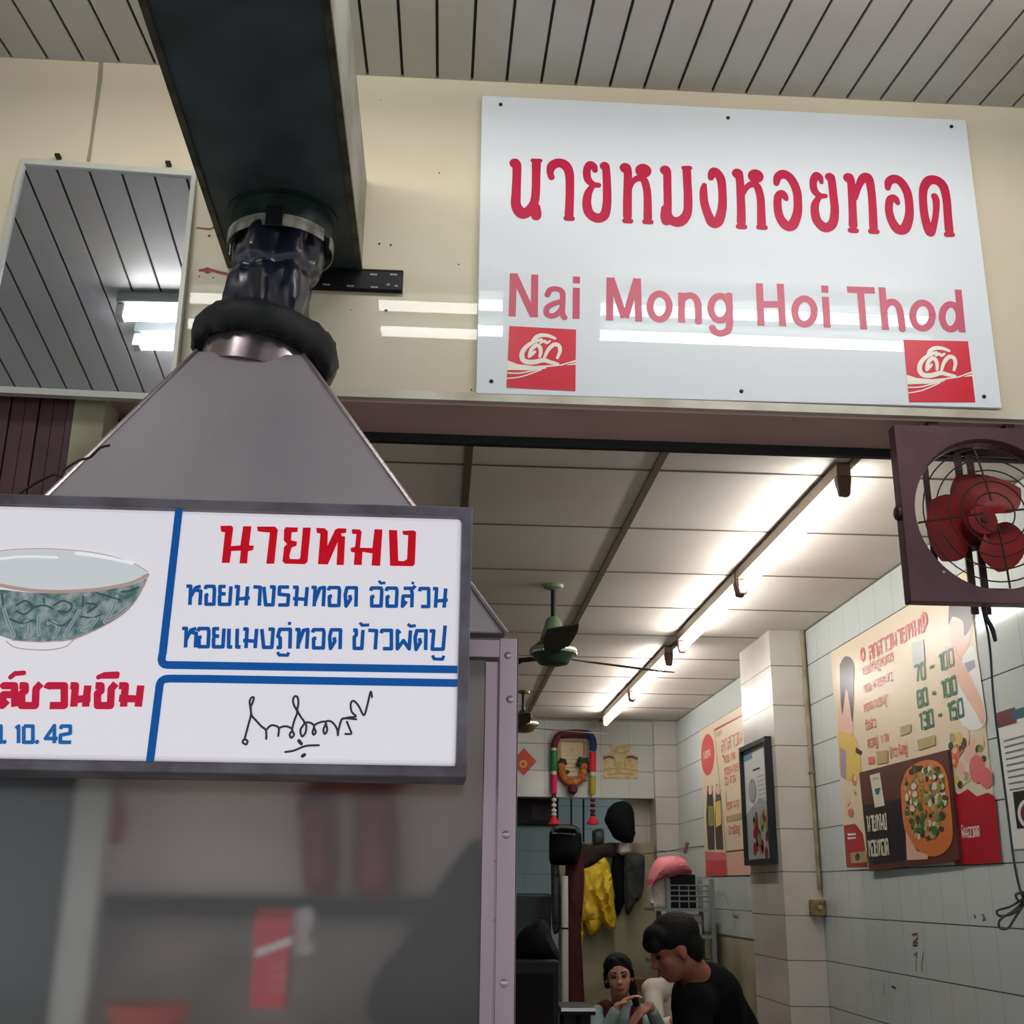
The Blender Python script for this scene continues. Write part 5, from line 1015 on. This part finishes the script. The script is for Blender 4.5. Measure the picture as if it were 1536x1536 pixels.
def hand(mb, wrist, d, palm_n, k=1.0, curl=.5):     # five separate bent fingers, thumb from the side of the palm
    d = Vector(d).normalized(); n = Vector(palm_n); n = (n-d*n.dot(d)).normalized(); s = d.cross(n); w = Vector(wrist)
    mb.ellip(w+d*.042*k, (.038*k, .048*k, .016*k), Matrix((s, d, n)).transposed(), n=8)
    for i, (o, ln) in enumerate(((-.029, .066), (-.010, .076), (.009, .072), (.027, .056))):
        a = w+d*.078*k+s*o*k; dd = d
        for j, f in enumerate((.45, .32, .23)):
            ang = curl*(.35+.45*j); d2 = (d*math.cos(ang)+n*math.sin(ang)); b = a+d2*ln*f*k*1.15; mb.caps(a, b, (.0085-.001*j)*k, (.0078-.001*j)*k, 8); a = b
    a = w+d*.02*k-s*.03*k; b = a+(d*.7-s*.7+n*.2).normalized()*.04*k; c = b+(d*.95-s*.25+n*.3).normalized()*.03*k; mb.caps(a, b, .011*k, .0095*k, 8); mb.caps(b, c, .009*k, .007*k, 8)
def stool(x, y, z, lab):
    T = thing('plastic_stool', (x, y, 0), lab, 'stool')
    MB().lathe((x, y, z-.03), (0, 0, 1), [(0, .15), (.02, .16), (.0295, .15)], 24).build('seat', 'stool_red', T, smooth=True)
    for a in range(4):
        c_, s_ = math.cos(math.pi/4+a*math.pi/2), math.sin(math.pi/4+a*math.pi/2); MB().tube([(x+.11*c_, y+.11*s_, z-.03), (x+.16*c_, y+.16*s_, 0)], [.02, .016], 8).build('leg', 'stool_red', T)
# man in black, back towards us, head turned left and bowed
T = thing('person', (1.08, 4.8, 0), 'man in a black t-shirt seated with bowed head facing left', 'person')
Hc = Vector((.902, 4.63, 1.248)); M = frame((-1, -.08, -.42)); mb = MB(); head(mb, Hc, M, .94)
C7 = Vector((1.01, 4.73, 1.135)); mb.caps(Hc+Vector((.03, .0, -.04)), C7, .058, .066)
hip = Vector((1.10, 4.84, .52)); mb.caps(C7+Vector((.03, .04, -.10)), hip+Vector((0, 0, .1)), .125, .13); mb.caps(hip-Vector((.08, .0, 0)), hip+Vector((.08, .05, 0)), .12, .12)
shL, shR = Vector((.955, 4.60, 1.055)), Vector((1.135, 4.90, 1.075)); mb.caps(shL, shR, .068, .068)
mb.caps(shL, (.94, 4.47, .82), .052, .042); mb.caps((.94, 4.47, .82), (.72, 4.56, .80), .04, .028); hand(mb, (.72, 4.56, .80), (-1, .3, -.1), (0, 0, -1))
mb.caps(shR, (1.235, 4.86, .875), .052, .042); mb.caps((1.235, 4.86, .875), (1.02, 5.02, .82), .04, .028); hand(mb, (1.02, 5.02, .82), (-1, .5, -.1), (0, 0, -1))
for o in (Vector((0, -.1, 0)), Vector((0, .1, 0))):
    kn = hip+Vector((-.42, .05, .0))+o; mb.caps(hip+o*.8, kn, .085, .062); mb.caps(kn, kn+Vector((.02, 0, -.44)), .058, .042); mb.caps(kn+Vector((.02, 0, -.47)), kn+Vector((-.14, 0, -.48)), .038, .03)
body = skinmesh(mb, 'body', 'skin', T, .008, 4)
mb = MB(); mb.caps(C7+Vector((.04, .04, -.075)), hip+Vector((0, 0, .04)), .142, .152); mb.caps(shL+Vector((0, 0, -.002)), shR+Vector((0, 0, -.002)), .082, .084); mb.caps(C7+Vector((.01, .01, -.03)), C7+Vector((.04, .04, -.12)), .082, .13)
mb.caps(shL, (.945, 4.51, .90), .072, .066); mb.caps(shR, (1.205, 4.873, .955), .074, .068); mb.caps(shR, C7+Vector((.06, .08, -.12)), .075, .13)
mb.caps(C7+Vector((-.012, -.005, -.012)), C7+Vector((.0, .0, -.03)), .072, .078)
skinmesh(mb, 'shirt', 'shirt_black', T, .01, 5)
mb = MB(); o = hip
for q in (Vector((0, -.1, 0)), Vector((0, .1, 0))):
    kn = hip+Vector((-.42, .05, .0))+q; mb.caps(hip+q*.8, kn, .105, .08); mb.caps(kn, kn+Vector((.02, 0, -.36)), .075, .062)
skinmesh(mb, 'trousers', 'trousers', T, .012, 5)
L = lambda x, y, z: Hc+M @ (Vector((x, y, z))*.94)
mb = MB(); mb.ellip(L(0, -.02, .052), (.088*.94, .108*.94, .088*.94), M); mb.ellip(L(0, -.058, .0), (.078*.94, .062*.94, .085*.94), M)
mb.ellip(L(0, .045, .075), (.078, .055, .045), M, n=10)
for i in range(7): mb.ellip(L((i-3)*.02, .082, .060-.004*(i % 3)-.003*abs(i-3)), (.018, .022, .028), M, n=6)
for i in range(0):
    a = rnd.uniform(0, 6.28); b_ = rnd.uniform(.1, 1.4); mb.ellip(L(.086*math.cos(a)*math.cos(b_), -.02+.105*math.sin(a)*math.cos(b_), .055+.088*math.sin(b_)), (.018, .018, .014), M, n=5)
skinmesh(mb, 'hair', 'hair_black', T, .006, 2); face(T, Hc, M, .94)
stool(1.10, 4.86, .385, 'red plastic stool under the man in black')
# girl
T = thing('person', (.94, 6.4, 0), 'girl in a pale grey sweater leaning on her hand facing the street', 'person')
Hc = Vector((.925, 6.22, 1.052)); M = frame((-.12, -1, -.02), .10); mb = MB(); head(mb, Hc, M, .84)
C7 = Vector((.945, 6.32, .92)); mb.caps(Hc+Vector((0, .03, -.03)), C7, .040, .046); hip = Vector((.95, 6.42, .48)); mb.caps(C7+Vector((0, .02, -.09)), hip+Vector((0, 0, .08)), .09, .10)
shL, shR = Vector((.835, 6.30, .86)), Vector((1.055, 6.34, .86)); mb.caps(shL, shR, .045, .045)
eL, wL = Vector((.80, 6.10, .735)), Vector((.895, 6.06, .925)); mb.caps(shL, eL, .038, .033); mb.caps(eL, wL, .032, .022); hand(mb, wL, (.75, -.1, .55), (.5, -.1, -.9), .85, .9)
eR, wR = Vector((1.13, 6.16, .77)), Vector((1.045, 6.04, .935)); mb.caps(shR, eR, .038, .033); mb.caps(eR, wR, .032, .022); hand(mb, wR, (-.72, -.1, -.55), (.2, .3, -.8), .9, .5)
for q in (-.07, .07):
    kn = hip+Vector((q*1.4, -.36, .0)); mb.caps(hip+Vector((q, 0, 0)), kn, .07, .05); mb.caps(kn, kn+Vector((0, .02, -.40)), .046, .034); mb.caps(kn+Vector((0, .02, -.44)), kn+Vector((0, -.1, -.45)), .03, .025)
skinmesh(mb, 'body', 'skin_fair', T, .006, 3)
mb = MB(); mb.caps(C7+Vector((0, .02, -.075)), hip+Vector((0, 0, .04)), .105, .118); mb.caps(shL, shR, .056, .056)
mb.caps(shL, eL, .050, .045); mb.caps(eL, eL.lerp(wL, .86), .043, .031); mb.caps(shR, eR, .05, .045); mb.caps(eR, eR.lerp(wR, .8), .043, .031)
skinmesh(mb, 'sweater', 'sweater_grey', T, .008, 4)
mb = MB(); mb.caps(C7+Vector((-.07, -.075, -.02)), C7+Vector((-.06, -.09, -.2)), .03, .05); mb.caps(C7+Vector((.07, -.075, -.02)), C7+Vector((.05, -.09, -.2)), .03, .05); mb.caps(C7+Vector((-.075, -.02, -.015)), C7+Vector((-.115, .0, -.045)), .035, .04)
skinmesh(mb, 'vest', 'vest_maroon', T, .008, 4)
mb = MB()
for q in (-.07, .07): kn = hip+Vector((q*1.4, -.36, .0)); mb.caps(hip+Vector((q, 0, 0)), kn, .085, .064); mb.caps(kn, kn+Vector((0, .02, -.34)), .06, .05)
skinmesh(mb, 'trousers', 'trousers', T, .012, 4)
L = lambda x, y, z: Hc+M @ (Vector((x, y, z))*.84)
mb = MB(); mb.ellip(L(0, -.022, .048), (.088*.84, .105*.84, .085*.84), M); mb.ellip(L(0, -.06, -.01), (.078*.84, .055*.84, .085*.84), M)
for s in (-1, 1): mb.caps(L(s*.030, .058, .096), L(s*.078, .016, .02), .013, .013); mb.caps(L(s*.078, .016, .02), L(s*.074, -.03, -.05), .013, .016)
mb.caps(L(-.070, -.03, -.06), L(-.085, -.02, -.17), .026, .016)
skinmesh(mb, 'hair', 'hair_black', T, .006, 3); face(T, Hc, M, .84)
stool(.95, 6.44, .365, 'red plastic stool under the girl')
# person in white mostly hidden behind the man
T = thing('person', (1.27, 6.98, 0), 'person in a white shirt mostly hidden behind the man in black', 'person')
D0 = Vector((.12, .38, -.04)); Hc = Vector((1.225, 6.55, 1.20))+D0; M = frame((-.4, -1, -.2)); mb = MB(); head(mb, Hc, M, .95); C7 = Vector((1.225, 6.62, 1.05))+D0; mb.caps(Hc+Vector((0, .03, -.03)), C7, .048, .054); hip = Vector((1.22, 6.68, .5))+D0; mb.caps(C7+Vector((0, .03, -.1)), hip+Vector((0, 0, .1)), .11, .12)
shL, shR = Vector((1.10, 6.56, .975))+D0, Vector((1.36, 6.62, .98))+D0; mb.caps(shL, shR, .052, .052); eL, wL = Vector((1.09, 6.40, .78))+D0, Vector((1.20, 6.28, .86))+D0; mb.caps(shL, eL, .042, .036); mb.caps(eL, wL, .034, .026); hand(mb, wL, (.7, -.3, .35), (.3, .2, -.8), .95, .6)
eR, wR = Vector((1.42, 6.5, .78))+D0, Vector((1.30, 6.32, .80))+D0; mb.caps(shR, eR, .042, .036); mb.caps(eR, wR, .034, .026); hand(mb, wR, (-.8, -.3, .1), (0, 0, -1), .95, .6)
for q in (-.08, .08): kn = hip+Vector((q*1.3, -.38, 0)); mb.caps(hip+Vector((q, 0, 0)), kn, .078, .056); mb.caps(kn, kn+Vector((0, .02, -.42)), .05, .038); mb.caps(kn+Vector((0, .02, -.46)), kn+Vector((0, -.12, -.47)), .034, .028)
skinmesh(mb, 'body', 'skin_fair', T, .008, 4)
mb = MB(); mb.caps(C7+Vector((0, .03, -.15)), hip+Vector((0, 0, .04)), .125, .135); mb.caps(shL, shR, .064, .064); mb.caps(shL, eL, .056, .05); mb.caps(eL, eL.lerp(wL, .5), .048, .042); mb.caps(shR, eR, .056, .05)
skinmesh(mb, 'shirt', 'shirt_white', T, .01, 4)
mb = MB()
for q in (-.08, .08): kn = hip+Vector((q*1.3, -.38, 0)); mb.caps(hip+Vector((q, 0, 0)), kn, .095, .07); mb.caps(kn, kn+Vector((0, .02, -.36)), .066, .056)
skinmesh(mb, 'trousers', 'trousers', T, .012, 4)
L = lambda x, y, z: Hc+M @ (Vector((x, y, z))*.95)
mb = MB(); mb.ellip(L(0, -.022, .05), (.085, .102, .085), M); mb.ellip(L(0, -.06, -.01), (.078, .055, .085), M); skinmesh(mb, 'hair', 'hair_black', T, .007, 3); face(T, Hc, M, .95)
stool(1.30, 7.08, .355, 'red plastic stool under the person in white')
# wooden chair back between girl and white shirt
T = thing('wooden_chair', (1.12, 7.45, 0), 'brown wooden chair with low back seen between girl and white shirt', 'chair')
q = R_(974, 1470, 7.4)
MB().box((q.x-.17, 7.38, q.z-.06), (q.x+.14, 7.405, q.z+.012)).build('backrest', 'wood_brown', T, bevel=.008); MB().box((q.x-.18, 7.38, .43), (q.x+.15, 7.60, .46)).build('seat', 'wood_brown', T, bevel=.005)
for dx in (-.16, .13):
    MB().box((q.x+dx-.015, 7.38, 0), (q.x+dx+.015, 7.41, q.z)).build('leg', 'wood_brown', T); MB().box((q.x+dx-.015, 7.57, 0), (q.x+dx+.015, 7.60, .43)).build('leg', 'wood_brown', T)
